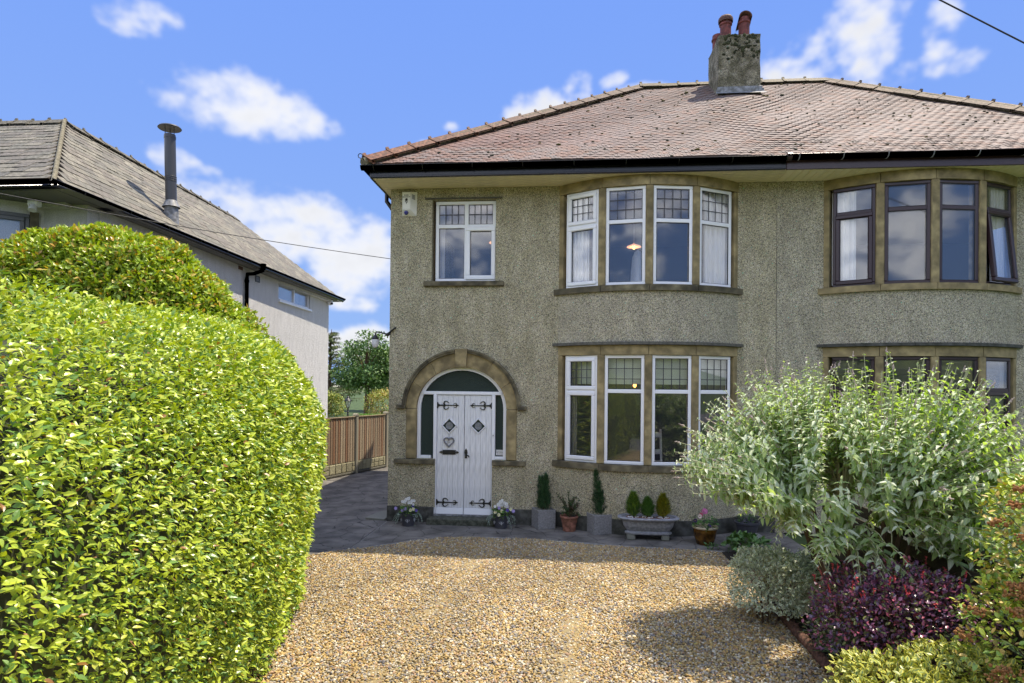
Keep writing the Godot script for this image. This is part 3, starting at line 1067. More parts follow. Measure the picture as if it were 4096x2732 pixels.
	for half in [-1.0, 1.0]:
		for strand in 3:
			var pts := []
			for i in 15:
				var t := PI * i / 14.0
				var px := 16.0 * pow(sin(t), 3) / 16.0
				var py := (13.0 * cos(t) - 5.0 * cos(2 * t) - 2.0 * cos(3 * t) - cos(4 * t)) / 16.0
				var tw := i * 0.9 + strand * TAU / 3.0
				pts.append(Vector3(half * (px * 0.084 + 0.006 * cos(tw) * sin(t)), py * 0.084 + 0.006 * sin(tw), 0.006 * cos(tw + 1.0)))
			s = Sh.new()
			s.tube(pts, [0.0075], 6)
			put("twig", s.mesh(), M.wicker, heart)
	s = Sh.new()
	s.tube([Vector3(0, 0.03, 0.0), Vector3(0.001, 0.16, -0.006)], [0.0025], 5)
	put("cord", s.mesh(), M.wicker, heart)
	s = Sh.new()
	s.ball(Vector3(0, -0.005, -0.008), Vector3(0.02, 0.022, 0.006), 6)
	put("charm", s.mesh(), M.silver, heart)

func text(parent: Node, words: String, size: float, at: Vector3, m: Material, serif := false, flat := 0.0015) -> void:
	var t := TextMesh.new()
	var f := SystemFont.new()
	f.font_names = PackedStringArray(["Droid Serif" if serif else "Droid Sans"])
	f.font_weight = 700
	t.font = f
	t.text = words
	t.font_size = 32
	t.pixel_size = size / 24.0
	t.depth = flat
	t.curve_step = 2.0
	put("lettering", t, m, parent, Transform3D(Basis(), at))

func small_window(h: Node) -> void:
	var o := hold("window", h)
	o.position = Vector3(0, 0, -0.07)
	var s := Sh.new()
	frame(s, -2.222, -1.202, 3.998, 5.352, 0.058, -0.06, 0.0)
	bar(s, -1.735, -1.665, 4.05, 5.3, -0.059, -0.001)
	bar(s, -2.17, -1.735, 4.9, 4.962, -0.058, -0.002)
	bar(s, -1.665, -1.25, 4.9, 4.962, -0.058, -0.002)
	put("frame", s.mesh(), M.upvc, o)
	s = Sh.new()
	frame(s, -1.708, -1.208, 4.035, 4.92, 0.072, -0.045, 0.022, 0.01)
	put("sash", s.mesh(), M.upvc, o)
	for k in 2:
		var x0 := -2.164 if k == 0 else -1.665
		var x1 := -1.735 if k == 0 else -1.26
		pane(o, x0, x1, 4.962, 5.294, -0.02)
		leading(o, x0, x1, 4.962, 5.294, -0.017, 4, 2)
		s = Sh.new()
		frame(s, x0 - 0.002, x1 + 0.002, 4.96, 5.296, 0.008, -0.03, -0.012, 0.0)
		put("gasket", s.mesh(), M.rubber, o)
	pane(o, -2.164, -1.735, 4.056, 4.9, -0.02)
	pane(o, -1.636, -1.28, 4.107, 4.848, -0.02)
	s = Sh.new()
	frame(s, -2.166, -1.733, 4.054, 4.902, 0.008, -0.03, -0.012, 0.0)
	frame(s, -1.638, -1.278, 4.105, 4.85, 0.008, -0.03, -0.012, 0.0)
	put("gasket", s.mesh(), M.rubber, o)
	s = Sh.new()
	bar(s, -2.395, -1.055, 3.914, 3.997, -0.25, 0.06, 0.008)
	put("sill_stone", s.mesh(), M.stone_dark, h)
	s = Sh.new()
	bar(s, -2.386, -1.094, 5.364, 5.384, -0.2, 0.035, 0.003)
	put("lintel", s.mesh(), M.slab_dark, h)

func gutter(sh: Sh, a: Vector3, b: Vector3, r: float) -> void:
	var t := (b - a).normalized()
	var side := t.cross(Vector3.UP)
	for i in 10:
		for sg in [1.0, 0.9]:
			var p := PI + PI * i / 10.0
			var q := PI + PI * (i + 1) / 10.0
			var e := (side * cos(p) + Vector3.UP * sin(p))
			var f := (side * cos(q) + Vector3.UP * sin(q))
			if sg == 1.0:
				sh.quad_n(a + e * r, a + f * r, b + f * r, b + e * r, e, f, f, e)
			else:
				sh.quad_n(a + f * r * sg, a + e * r * sg, b + e * r * sg, b + f * r * sg, -f, -e, -e, -f)
	for sg in [-1.0, 1.0]:
		var u: Vector3 = a + side * sg * r * 0.97
		var w: Vector3 = b + side * sg * r * 0.97
		sh.tube([u, w], [r * 0.09], 6)

func eaves(h1: Node, h2: Node) -> void:
	# soffits: long painted boards on the left house, short cross boards on the right one
	for i in 4:
		var s := Sh.new()
		var d := 0.575 / 4.0
		bar(s, -3.115, 3.26, 5.548, 5.566, d * i + 0.002, d * (i + 1) - 0.002, 0.004)
		put("soffit_board", s.mesh(), M.soffit, h1)
	var sd := Sh.new()
	bar(sd, -3.115, -2.976, 5.548, 5.566, -6.9, -0.002, 0.004)
	put("soffit_board", sd.mesh(), M.soffit, h1)
	for i in 50:
		var s := Sh.new()
		var w := 0.118
		bar(s, 3.262 + w * i + 0.003, 3.262 + w * (i + 1) - 0.003, 5.548, 5.566, 0.0, 0.575, 0.005)
		put("soffit_board", s.mesh(), M.soffit_cream, h2)
	var s := Sh.new()
	bar(s, -3.14, 3.21, 5.535, 5.665, 0.577, 0.6, 0.004)
	bar(s, -3.14, 3.21, 5.545, 5.57, 0.6, 0.612, 0.004)
	bar(s, -3.14, -3.117, 5.535, 5.665, -7.0, 0.577, 0.004)
	put("fascia", s.mesh(), M.black, h1)
	s = Sh.new()
	bar(s, 3.215, 9.25, 5.532, 5.69, 0.577, 0.604, 0.006)
	put("fascia", s.mesh(), M.dark_brown, h2)
	s = Sh.new()
	gutter(s, Vector3(-3.26, 5.7, 0.665), Vector3(3.19, 5.7, 0.665), 0.062)
	var g := put("gutter", s.mesh(), M.black, h1)
	for i in 9:
		s = Sh.new()
		bracket(s, Vector3(-3.05 + i * 0.78, 5.7, 0.665), 0.066)
		put("bracket", s.mesh(), M.black, g)
	s = Sh.new()
	gutter(s, Vector3(-3.2, 5.695, 0.72), Vector3(-3.2, 5.695, -7.0), 0.058)
	put("gutter", s.mesh(), M.black, h1)
	s = Sh.new()
	gutter(s, Vector3(3.2, 5.715, 0.672), Vector3(9.3, 5.715, 0.672), 0.066)
	s.tube([Vector3(3.2, 5.7, 0.672), Vector3(3.26, 5.7, 0.672)], [0.062, 0.064], 12)
	g = put("gutter", s.mesh(), M.dark_brown, h2)
	for i in 9:
		s = Sh.new()
		bracket(s, Vector3(3.36 + i * 0.62, 5.715, 0.672), 0.07)
		put("bracket", s.mesh(), M.lead, g)
	s = Sh.new()
	s.tube([Vector3(-3.2, 5.64, -0.5), Vector3(-3.2, 5.5, -0.5), Vector3(-3.07, 5.32, -0.5), Vector3(-3.045, 5.2, -0.52), Vector3(-3.03, 5.12, -0.8), Vector3(-3.03, 5.0, -1.5), Vector3(-3.03, 0.1, -1.5)], [0.036], 12)
	put("downpipe", s.mesh(), M.black, h1)
	# iron hip hook at the corner
	s = Sh.new()
	var pts := [Vector3(-3.1, 5.68, 0.66), Vector3(-3.2, 5.78, 0.74)]
	for i in 10:
		var t := -0.6 + i * 0.6
		pts.append(Vector3(-3.245 + cos(t) * 0.035, 5.835 + sin(t) * 0.035, 0.76))
	s.tube(pts, [0.007], 6)
	put("hip_hook", s.mesh(), M.iron, h1)

func bracket(s: Sh, o: Vector3, r: float) -> void:
	var pts := []
	for i in 9:
		var t := PI + PI * i / 8.0
		pts.append(o + Vector3(0, sin(t) * r, -cos(t) * r))
	s.tube(pts, [0.007], 6)

const ROOF_E := Vector2(5.745, 0.66)   # height and z of the tile edge at the eaves
const ROOF_P := 0.7055                 # rise over run

func roof_y(z: float) -> float:
	return ROOF_E.x + ROOF_P * (ROOF_E.y - z)

# the old roof sags, and humps over the party wall
func roof_sag(x: float, z: float) -> float:
	var u := (ROOF_E.y - z) / 4.76
	return 0.075 * exp(-pow((x - 3.35) / 0.55, 2)) * smoothstep(0.0, 0.35, u) * (1.0 - 0.4 * u) - 0.035 * sin(PI * u) * (0.6 + 0.4 * sin(x * 1.1 + 1.0)) + 0.012 * sin(x * 2.7 + z * 3.1)

func roof(h1: Node, h2: Node) -> void:
	var top := Vector3(1.577, 9.1, -4.1)
	var topr := Vector3(5.65, 9.1, -4.1)
	var eb := -7.0
	var el := Vector3(-3.2, ROOF_E.x, ROOF_E.y)
	var er := Vector3(9.15, ROOF_E.x, ROOF_E.y)
	var dn := Vector3(0, -0.09, 0)
	for k in 2:
		var h: Node = [h1, h2][k]
		var s := Sh.new()
		var xm := 3.282
		if k == 0:
			s.quad(el + dn, Vector3(xm, el.y, el.z) + dn, Vector3(xm, 9.1, -4.1) + dn, top + dn)
			s.quad(Vector3(xm, el.y, eb), Vector3(el.x, el.y, eb), top + dn, Vector3(xm, 9.1, -4.1) + dn)
			s.tri(Vector3(el.x, el.y, eb), el + dn, top + dn)
		else:
			s.quad(Vector3(xm, el.y, el.z) + dn, er + dn, topr + dn, Vector3(xm, 9.1, -4.1) + dn)
			s.quad(Vector3(er.x, el.y, eb), Vector3(xm, el.y, eb), Vector3(xm, 9.1, -4.1) + dn, topr + dn)
			s.tri(er + dn, Vector3(er.x, el.y, eb), topr + dn)
		var rf := put("roof", s.mesh(), M.deck, h)
		tiles(rf, k)
		# ridge and hip tiles
		var lines := [[Vector3(el.x - 0.02, el.y + 0.02, el.z + 0.03), top, 17, 0.55]] if k == 0 else [[topr, Vector3(er.x, er.y + 0.02, er.z), 15, -0.55]]
		lines.append([top, Vector3(3.25, 9.1, -4.1), 4, 0.0] if k == 0 else [Vector3(3.3, 9.1, -4.1), topr, 5, 0.0])
		for l in lines:
			for i in l[2]:
				var a: Vector3 = l[0].lerp(l[1], float(i) / l[2])
				var b: Vector3 = l[0].lerp(l[1], float(i + 1) / l[2])
				if l[3] < 0:
					var t := a
					a = b
					b = t
				var m := ridge_tile((b - a).length(), l[3] != 0.0)
				var warm := clampf(1.0 - float(i) / 9.0, 0.0, 1.0) if k == 0 and l[3] != 0 else 0.0
				var col := Color(0.21, 0.13, 0.085).lerp(Color(0.33, 0.14, 0.075), warm) * R(0.85, 1.1)
				if l[3] == 0.0:
					col = Color(0.24, 0.19, 0.1) * R(0.85, 1.1)
				elif l[3] < 0:
					col = Color(0.25, 0.17, 0.11) * R(0.85, 1.1)
				var o := put("ridge_tile" if l[3] == 0.0 else "hip_tile", m_col(m, col), M.ridge, rf, aim(a + Vector3(0, 0.085 + R(-0.008, 0.008), 0), b - a, Vector3.UP))
				o.rotate_object_local(Vector3.RIGHT, R(-0.03, 0.03))
			var bed := Sh.new()
			bed.tube([l[0] + Vector3(0, -0.02, 0), l[1] + Vector3(0, -0.02, 0)], [0.09], 6)
			put("mortar_bed", bed.mesh(), M.mortar, rf)
		if k == 0:
			moss(rf, 190, -2.6, 3.2, 0)
		else:
			moss(rf, 240, 3.3, 8.6, 50)
	chimney(h1)

func m_col(m: ArrayMesh, c: Color) -> ArrayMesh:
	var a := m.surface_get_arrays(0)
	var k := PackedColorArray()
	k.resize(a[Mesh.ARRAY_VERTEX].size())
	k.fill(Color(c.r, c.g, c.b))
	a[Mesh.ARRAY_COLOR] = k
	var o := ArrayMesh.new()
	o.add_surface_from_arrays(Mesh.PRIMITIVE_TRIANGLES, a)
	return o

# an angular tile along +x with a raised collar at its lower end
func ridge_tile(length: float, hip: bool) -> ArrayMesh:
	var s := Sh.new()
	var w := 0.165
	var dz := 0.62 if hip else 0.78
	var sec := func(grow: float) -> Array:
		return [Vector3(0, -w * dz - 0.0, -w - grow * 0.4), Vector3(0, -0.012 * dz + grow * 0.3, -0.02), Vector3(0, 0.006 + grow, 0), Vector3(0, -0.012 * dz + grow * 0.3, 0.02), Vector3(0, -w * dz, w + grow * 0.4)]
	for part in 2:
		var grow := 0.0 if part == 0 else 0.04
		var x0 := 0.0
		var x1 := length + 0.02 if part == 0 else 0.055
		var q: Array = sec.call(grow)
		for i in 4:
			var a: Vector3 = q[i]
			var b: Vector3 = q[i + 1]
			s.quad(a + Vector3(x0, 0, 0), b + Vector3(x0, 0, 0), b + Vector3(x1, 0, 0), a + Vector3(x1, 0, 0))
			var dn := Vector3(0, -0.022 - grow, 0)
			s.quad(b + dn + Vector3(x0, 0, 0), a + dn + Vector3(x0, 0, 0), a + dn + Vector3(x1, 0, 0), b + dn + Vector3(x1, 0, 0))
			s.quad(a + dn + Vector3(x0, 0, 0), b + dn + Vector3(x0, 0, 0), b + Vector3(x0, 0, 0), a + Vector3(x0, 0, 0))
			s.quad(b + dn + Vector3(x1, 0, 0), a + dn + Vector3(x1, 0, 0), a + Vector3(x1, 0, 0), b + Vector3(x1, 0, 0))
	return s.mesh()

func tiles(rf: Node, side: int) -> void:
	# plain tiles in 56 courses; the lowest 300 are parts, the others one mass
	var slope := Vector3(0, ROOF_P, -1).normalized()
	var up := Vector3(0, 1, ROOF_P).normalized()
	var gauge := 0.1035
	var xs := []
	var cs := PackedColorArray()
	var kinds := []
	for k in 3:
		var s := Sh.new()
		# gently cambered: a tile from its lower edge (x = 0) up the slope
		for j in 3:
			var z0 := -0.0824 + 0.05493 * j
			var z1 := z0 + 0.05493
			var y0: float = [0.0, 0.004, 0.004, 0.0][j] + 0.002 * k
			var y1: float = [0.0, 0.004, 0.004, 0.0][j + 1] - 0.001 * k
			var t := 0.031
			var l := 0.17
			s.quad(Vector3(0, y0, z0), Vector3(0, y1, z1), Vector3(l, y1 - 0.01, z1), Vector3(l, y0 - 0.01, z0))
			s.quad(Vector3(0, y0 - t, z0), Vector3(0, y1 - t, z1), Vector3(0, y1, z1), Vector3(0, y0, z0))
			s.quad(Vector3(0, y1 - t, z1), Vector3(0, y0 - t, z0), Vector3(l, y0 - t, z0), Vector3(l, y1 - t, z1))
		for z in [-0.0824, 0.0824]:
			s.quad(Vector3(0, -0.031, z), Vector3(0.17, -0.041, z), Vector3(0.17, -0.01, z), Vector3(0, 0, z)) if z > 0 else s.quad(Vector3(0, 0, z), Vector3(0.17, -0.01, z), Vector3(0.17, -0.041, z), Vector3(0, -0.031, z))
		kinds.append(s.mesh())
	var shades := []
	for k in 6:
		shades.append([Color(0.29, 0.22, 0.19), Color(0.3, 0.21, 0.17), Color(0.28, 0.215, 0.19), Color(0.31, 0.235, 0.2), Color(0.31, 0.19, 0.145), Color(0.25, 0.2, 0.18)][k])
	var tinted_kinds := []
	for k in 6:
		tinted_kinds.append(m_col(kinds[k % 3], shades[k]))
	var built := 0
	for row in 57:
		var z := ROOF_E.y - gauge * row * 0.817
		if z < -4.02:
			break
		var u := (ROOF_E.y - z) / 4.76
		var xl := lerpf(-3.2, 1.577, u) + 0.03 if side == 0 else 3.285
		var xr := 3.28 if side == 0 else lerpf(9.15, 5.65, u) - 0.03
		var off := 0.0825 if row % 2 else 0.0
		var n := int((xr - xl) / 0.1655)
		for i in n + 1:
			var x := (xr - off - i * 0.1655) if side == 0 else (xl + off + i * 0.1655)
			if x < xl or x > xr:
				continue
			var y := roof_y(z) + roof_sag(x, z)
			# gaps where a tile has slipped
			if rng.randf() < 0.004 and row > 3:
				continue
			var t := aim(Vector3(x, y + R(-0.0015, 0.002), z + R(-0.002, 0.002)), slope + Vector3(R(-0.008, 0.008), R(-0.01, 0.01), 0), up, 1.0)
			t.basis = t.basis * Basis(Vector3.RIGHT, R(-0.007, 0.007))
			var pick := rng.randi_range(0, 5)
			var redder := clampf((1.6 - x) / 5.0, 0.0, 1.0) * (1.0 - u * 0.6)
			if built < 300 and row < 8 and seen_size(t.origin) > 0:
				put("tile", tinted_kinds[4 if rng.randf() < redder * 0.6 else pick], M.tile, rf, t)
				built += 1
			else:
				var c: Color = shades[pick].lerp(Color(0.33, 0.15, 0.11), redder * 0.7) * R(0.92, 1.08)
				xs.append(t)
				cs.append(Color(c.r, c.g, c.b))
	many("tile_courses", kinds[0], M.tile, xs, cs, rf)

func moss(rf: Node, n: int, x0: float, x1: float, seed: int) -> void:
	var s := Sh.new()
	s.ball(Vector3.ZERO, Vector3.ONE, 4, 0.5, 3 + seed)
	var m := s.mesh()
	var xs := []
	var cs := PackedColorArray()
	for i in n:
		var u := 1.0 - pow(rng.randf(), 1.3)
		var z := ROOF_E.y - 4.6 * u
		var x := R(x0, x1)
		if x < lerpf(-3.0, 1.7, u) or x > lerpf(8.9, 5.5, u):
			continue
		var k := R(0.009, 0.022) * (1.0 if rng.randf() < 0.9 else 1.7)
		xs.append(Transform3D(Basis(Vector3.UP, R(0, TAU)).scaled(Vector3(k * 1.3, k * 0.7, k)), Vector3(x, roof_y(z) + roof_sag(x, z) + 0.006, z)))
		var c := Color(0.1, 0.085, 0.02) if rng.randf() < 0.45 else Color(0.05, 0.055, 0.03)
		cs.append(c)
	many("moss", m, M.moss, xs, cs, rf)

func chimney(h: Node) -> void:
	var c := hold("chimney", h)
	# rendered stack, uneven and swelling a little towards the foot
	var s := Sh.new()
	var nz := FastNoiseLite.new()
	nz.seed = 77
	nz.frequency = 3.0
	var x0 := 3.08
	var x1 := 3.93
	var z1 := -3.05
	var z0 := -3.95
	var ring := func(y: float) -> Array:
		var p := []
		for e in 4:
			for k in 8:
				var t := k / 8.0
				var q := [Vector3(lerpf(x0, x1, t), y, z1), Vector3(x1, y, lerpf(z1, z0, t)), Vector3(lerpf(x1, x0, t), y, z0), Vector3(x0, y, lerpf(z0, z1, t))]
				var v: Vector3 = q[e]
				var d := (Vector3(v.x, 0, v.z) - Vector3((x0 + x1) / 2, 0, (z0 + z1) / 2))
				var sw := 0.0 if y > 8.75 else (8.75 - y) * 0.08
				if e == 3:
					sw *= 2.2
				p.append(v + d * (sw + 0.035 * nz.get_noise_3dv(v)) + Vector3(0, 0.05 * nz.get_noise_3dv(v * 1.7) if y > 9.6 else 0.0, 0))
		return p
	var prev: Array = ring.call(8.2)
	for i in range(1, 13):
		var cur: Array = ring.call(lerpf(8.2, 9.63, i / 12.0))
		for k in 32:
			var m := (k + 1) % 32
			s.quad(prev[k], prev[m], cur[m], cur[k])
		prev = cur
	for k in 32:
		s.tri(prev[k], prev[(k + 1) % 32], Vector3((x0 + x1) / 2, 9.68, (z0 + z1) / 2))
	put("stack", s.mesh(), M.cast_dark, c)
	# lead apron and the mortar cap
	s = Sh.new()
	bar(s, 3.06, 3.97, 8.42, 8.545, -3.05, -3.02, 0.006)
	s.quad(Vector3(3.03, 8.405, -3.02), Vector3(4.0, 8.405, -3.02), Vector3(4.0, 8.49, -3.03), Vector3(3.03, 8.49, -3.03))
	s.quad(Vector3(3.0, 8.35, -2.9), Vector3(4.03, 8.35, -2.9), Vector3(4.0, 8.43, -3.02), Vector3(3.03, 8.43, -3.02))
	put("flashing", s.mesh(), M.lead, c)
	s = Sh.new()
	for i in 26:
		var a := Vector3(R(x0 + 0.05, x1 - 0.03), 9.62, R(z0, z1 + 0.0))
		s.ball(a, Vector3(R(0.03, 0.08), R(0.02, 0.05), R(0.03, 0.07)), 4, 0.4, i)
	put("mortar_cap", s.mesh(), M.mortar, c)
	s = Sh.new()
	s.col = Color(0.05, 0.055, 0.02)
	for i in 70:
		var t := rng.randf()
		var a := Vector3(lerpf(x0 + 0.1, x1 - 0.02, t), 9.63 - pow(rng.randf(), 1.6) * 0.5, z1 + 0.004)
		s.col = Color(0.045, 0.05, 0.02) * R(0.6, 1.6)
		s.ball(a, Vector3(R(0.015, 0.045), R(0.015, 0.05), 0.014), 3, 0.5, i)
	put("moss", s.mesh(true), M.moss, c).set_meta("kind", "stuff")
	# four pots; two stand tall with rain hoods
	var pot := [Vector2(0.105, 0.0), Vector2(0.112, 0.02), Vector2(0.112, 0.34), Vector2(0.118, 0.345), Vector2(0.132, 0.36), Vector2(0.132, 0.385), Vector2(0.114, 0.4), Vector2(0.114, 0.47), Vector2(0.09, 0.47), Vector2(0.09, 0.3)]
	var spots := [Vector3(3.275, 9.6, -3.27), Vector3(3.655, 9.62, -3.27), Vector3(3.22, 9.53, -3.72), Vector3(3.64, 9.5, -3.74)]
	for k in 4:
		s = Sh.new()
		s.lathe(pot, 28, spots[k])
		var o := put("chimney_pot", s.mesh(), M.pot_clay, c)
		s = Sh.new()
		if k == 0:
			s.lathe([Vector2(0.148, 0.42), Vector2(0.152, 0.46), Vector2(0.148, 0.5), Vector2(0.12, 0.54), Vector2(0.07, 0.565), Vector2(0.0, 0.575)], 28, spots[k])
			for a in 4:
				s.box(spots[k] + Vector3(cos(a * 1.57) * 0.11, 0.44, sin(a * 1.57) * 0.11), Vector3(0.03, 0.1, 0.03))
			put("hood", s.mesh(), M.hood_clay, o)
		elif k == 1:
			# half-round hood leaning over the pot
			var b: Vector3 = spots[k] + Vector3(0, 0.47, 0)
			for i in 12:
				var p := PI * i / 12.0
				var q := PI * (i + 1) / 12.0
				for rr in [0.135, 0.115]:
					var f := [b + Vector3(cos(p) * rr, sin(p) * rr * 0.95 - 0.02, 0.12), b + Vector3(cos(q) * rr, sin(q) * rr * 0.95 - 0.02, 0.12), b + Vector3(cos(q) * rr, sin(q) * rr * 0.9 - 0.2, -0.2), b + Vector3(cos(p) * rr, sin(p) * rr * 0.9 - 0.2, -0.2)]
					if rr > 0.12:
						s.quad(f[3], f[2], f[1], f[0])
					else:
						s.quad(f[0], f[1], f[2], f[3])
				s.quad(b + Vector3(cos(p) * 0.135, sin(p) * 0.135 * 0.95 - 0.02, 0.12), b + Vector3(cos(q) * 0.135, sin(q) * 0.135 * 0.95 - 0.02, 0.12), b + Vector3(cos(q) * 0.115, sin(q) * 0.115 * 0.95 - 0.02, 0.12), b + Vector3(cos(p) * 0.115, sin(p) * 0.115 * 0.95 - 0.02, 0.12))
			put("hood", s.mesh(), M.hood_clay, o)


# ---------------------------------------------------------------- the white house next door
func neighbour() -> void:
	var h := thing("detached_house", "white rendered house with grey slate roof and black flue pipe", "house")
	var a := Vector3(-7.454, 0, 1.161)
	var b := Vector3(-7.859, 0, -9.384)
	var along := (b - a).normalized()
	var out := Vector3(-along.z, 0, along.x)   # towards our house
	if out.x < 0:
		out = -out
	var L := (b - a).length()
	# side wall in its own frame: x along the wall from the front corner, z out of it
	var fr := Transform3D(Basis(-along, Vector3.UP, out), a)
	var wn := func(p: Vector3) -> float: return (p - a).dot(along)
	var c := CSGCombiner3D.new()
	c.name = "side_wall"
	c.material_override = M.white_cast
	c.transform = fr
	csg_box(c, -L, 0, 0, 5.02, -0.3, 0, false)
	csg_box(c, -9.07, -6.86, 4.52, 5.0, -0.5, 0.1, true)
	csg_box(c, -9.06, -8.3, 1.87, 2.37, -0.5, 0.1, true)
	h.add_child(c)
	var s := Sh.new()
	# front wall, the splay of its bay and the bay front
	var pts := [Vector3(-7.454, 0, 1.161), Vector3(-8.15, 0, 1.19), Vector3(-8.98, 0, 1.84), Vector3(-11.5, 0, 1.84)]
	for i in 3:
		var p: Vector3 = pts[i]
		var q: Vector3 = pts[i + 1]
		s.quad(q, p, p + Vector3(0, 5.02, 0), q + Vector3(0, 5.02, 0))
		s.quad(p + Vector3(0, 0, -0.25), q + Vector3(0, 0, -0.25), q + Vector3(0, 5.02, -0.25), p + Vector3(0, 5.02, -0.25))
	put("front_wall", s.mesh(), M.white_cast, h)
	s = Sh.new()
	s.box(Vector3(-12.6, 2.5, -9.5), Vector3(9.4, 5.0, 0.2))
	s.box(Vector3(-17.0, 2.5, -4.0), Vector3(0.2, 5.0, 11.0))
	s.box(Vector3(-12.2, 5.0, -4.0), Vector3(9.0, 0.1, 10.6))
	put("back_wall", s.mesh(), M.white_cast, h)
	# windows in the side wall
	for k in 2:
		var o := hold("window", h)
		o.transform = fr
		var x0: float = [-9.07, -9.06][k]
		var x1: float = [-6.86, -8.3][k]
		var y0: float = [4.52, 1.87][k]
		var y1: float = [5.0, 2.37][k]
		s = Sh.new()
		frame(s, x0, x1, y0, y1, 0.05, -0.1, -0.04)
		if k == 0:
			bar(s, -8.02, -7.95, y0 + 0.05, y1 - 0.05, -0.1, -0.04)
		put("frame", s.mesh(), M.upvc, o)
		pane(o, x0 + 0.05, -8.02 if k == 0 else x1 - 0.05, y0 + 0.05, y1 - 0.05, -0.07)
		if k == 0:
			pane(o, -7.95, x1 - 0.05, y0 + 0.05, y1 - 0.05, -0.07)
		s = Sh.new()
		s.box(Vector3((x0 + x1) / 2, (y0 + y1) / 2, -0.34), Vector3(x1 - x0, y1 - y0, 0.01))
		put("blind", s.mesh(), M.net, o)
		s = Sh.new()
		bar(s, x0 - 0.03, x1 + 0.03, y0 - 0.07, y0 - 0.002, -0.2, 0.06, 0.008)
		put("sill", s.mesh(), M.upvc, o)
	# grey window on the splay
	var sp := (pts[2] - pts[1]) as Vector3
	var so := Vector3(sp.z, 0, -sp.x).normalized()
	if so.z < 0:
		so = -so
	var w := hold("window", h)
	w.transform = Transform3D(Basis(-sp.normalized(), Vector3.UP, so), (pts[1] as Vector3) + so * 0.04)
	s = Sh.new()
	frame(s, -0.95, -0.17, 3.4, 4.84, 0.06, -0.03, 0.0)
	frame(s, -0.89, -0.23, 3.46, 4.78, 0.06, -0.03, 0.02)
	put("frame", s.mesh(), M.grey_frame, w)
	pane(w, -0.83, -0.29, 3.52, 4.72, 0.0)
	s = Sh.new()
	s.box(Vector3(-0.56, 4.12, -0.03), Vector3(0.54, 1.2, 0.004))
	put("blind", s.mesh(), M.net, w)
	s = Sh.new()
	bar(s, -0.17, -0.06, 3.3, 4.88, -0.03, 0.01, 0.004)
	put("jamb_stone", s.mesh(), M.stone_dark, w)
	# vent, swan neck, small brick, camera under the eaves
	s = Sh.new()
	s.x = fr
	frame(s, -5.75, -5.53, 4.77, 4.93, 0.02, 0.0, 0.02, 0.004)
	for i in 4:
		bar(s, -5.73, -5.55, 4.795 + 0.03 * i, 4.815 + 0.03 * i, 0.0, 0.016, 0.003)
	put("vent", s.mesh(), M.grey_frame, h)
	s = Sh.new()
	s.x = fr
	s.tube([Vector3(-5.32, 5.12, 0.3), Vector3(-5.32, 5.0, 0.3), Vector3(-5.2, 4.9, 0.12), Vector3(-5.02, 4.86, 0.06), Vector3(-5.0, 4.75, 0.06), Vector3(-5.0, 0.1, 0.06)], [0.045], 12)
	s.tube([Vector3(-5.32, 5.16, 0.3), Vector3(-5.32, 5.0, 0.3)], [0.075, 0.05], 12)
	s.tube([Vector3(-5.0, 4.72, 0.06), Vector3(-5.0, 4.66, 0.06)], [0.054], 12)
	put("downpipe", s.mesh(), M.black, h)
	s = Sh.new()
	s.x = fr
	bar(s, -4.9, -4.7, 4.92, 5.0, -0.05, 0.012, 0.004)
	put("air_brick", s.mesh(), M.rope_clay, h)
	# roof: front slope and side slope meet on a hip
	var E := Vector3(-7.42, 5.15, 1.83)
	var F := Vector3(-7.64, 5.15, -10.0)
	var A := Vector3(-9.6, 7.22, -0.8)
	var B := Vector3(-10.0, 7.22, -7.5)
	var G := Vector3(-13.0, 5.15, 1.83)
	var A2 := Vector3(-13.0, 7.22, -0.8)
	var dn := Vector3(0, -0.05, 0)
	s = Sh.new()
	s.quad(G + dn, E + dn, A + dn, A2 + dn)
	s.quad(E + dn, F + dn, B + dn, A + dn)
	s.tri(F + dn, Vector3(-12, 5.15, -10.0) + dn, B + dn)
	s.quad(A + dn, B + dn, Vector3(-12, 5.15, -10) + dn, A2 + dn)
	var rf := put("roof", s.mesh(), M.deck, h)
	slates(rf, E, F, A, B)
	slates(rf, G, E, A2, A)
	for l in [[A2, A, 10], [A, B, 14]]:
		for i in l[2]:
			var p: Vector3 = l[0].lerp(l[1], float(i) / l[2])
			var q: Vector3 = l[0].lerp(l[1], float(i + 1) / l[2])
			put("ridge_tile", m_col(ridge_tile((q - p).length(), false), Color(0.2, 0.18, 0.13) * R(0.85, 1.15)), M.ridge, rf, aim(p + Vector3(0, 0.05 + R(-0.01, 0.01), 0), q - p, Vector3.UP))
	s = Sh.new()
	s.tube([E + Vector3(0, 0.0, 0), A + Vector3(0, 0.03, 0)], [0.035], 6)
	put("hip_seam", s.mesh(), M.mortar, rf)
	# eaves
	s = Sh.new()
	s.quad(Vector3(-7.1, 5.02, 1.93), Vector3(-7.1, 5.02, 0.8), Vector3(-12, 5.02, 0.8), Vector3(-12, 5.02, 1.93))
	s.quad(Vector3(-7.22, 5.02, 1.0), Vector3(-7.58, 5.02, -9.9), Vector3(-8.0, 5.02, -9.9), Vector3(-8.0, 5.02, 1.0))
	put("soffit", s.mesh(), M.grey_soffit, h)
	s = Sh.new()
	s.tube([Vector3(-12, 5.07, 1.9), Vector3(-7.3, 5.07, 1.9), Vector3(-7.55, 5.07, -9.95)], [0.055], 4)
	put("fascia", s.mesh(), M.black, h)
	s = Sh.new()
	gutter(s, Vector3(-12, 5.14, 1.98), Vector3(-7.3, 5.14, 1.98), 0.06)
	put("gutter", s.mesh(), M.gutter_brown, h)
	s = Sh.new()
	gutter(s, Vector3(-7.31, 5.14, 2.03), Vector3(-7.55, 5.14, -10.05), 0.06)
	var g := put("gutter", s.mesh(), M.black, h)
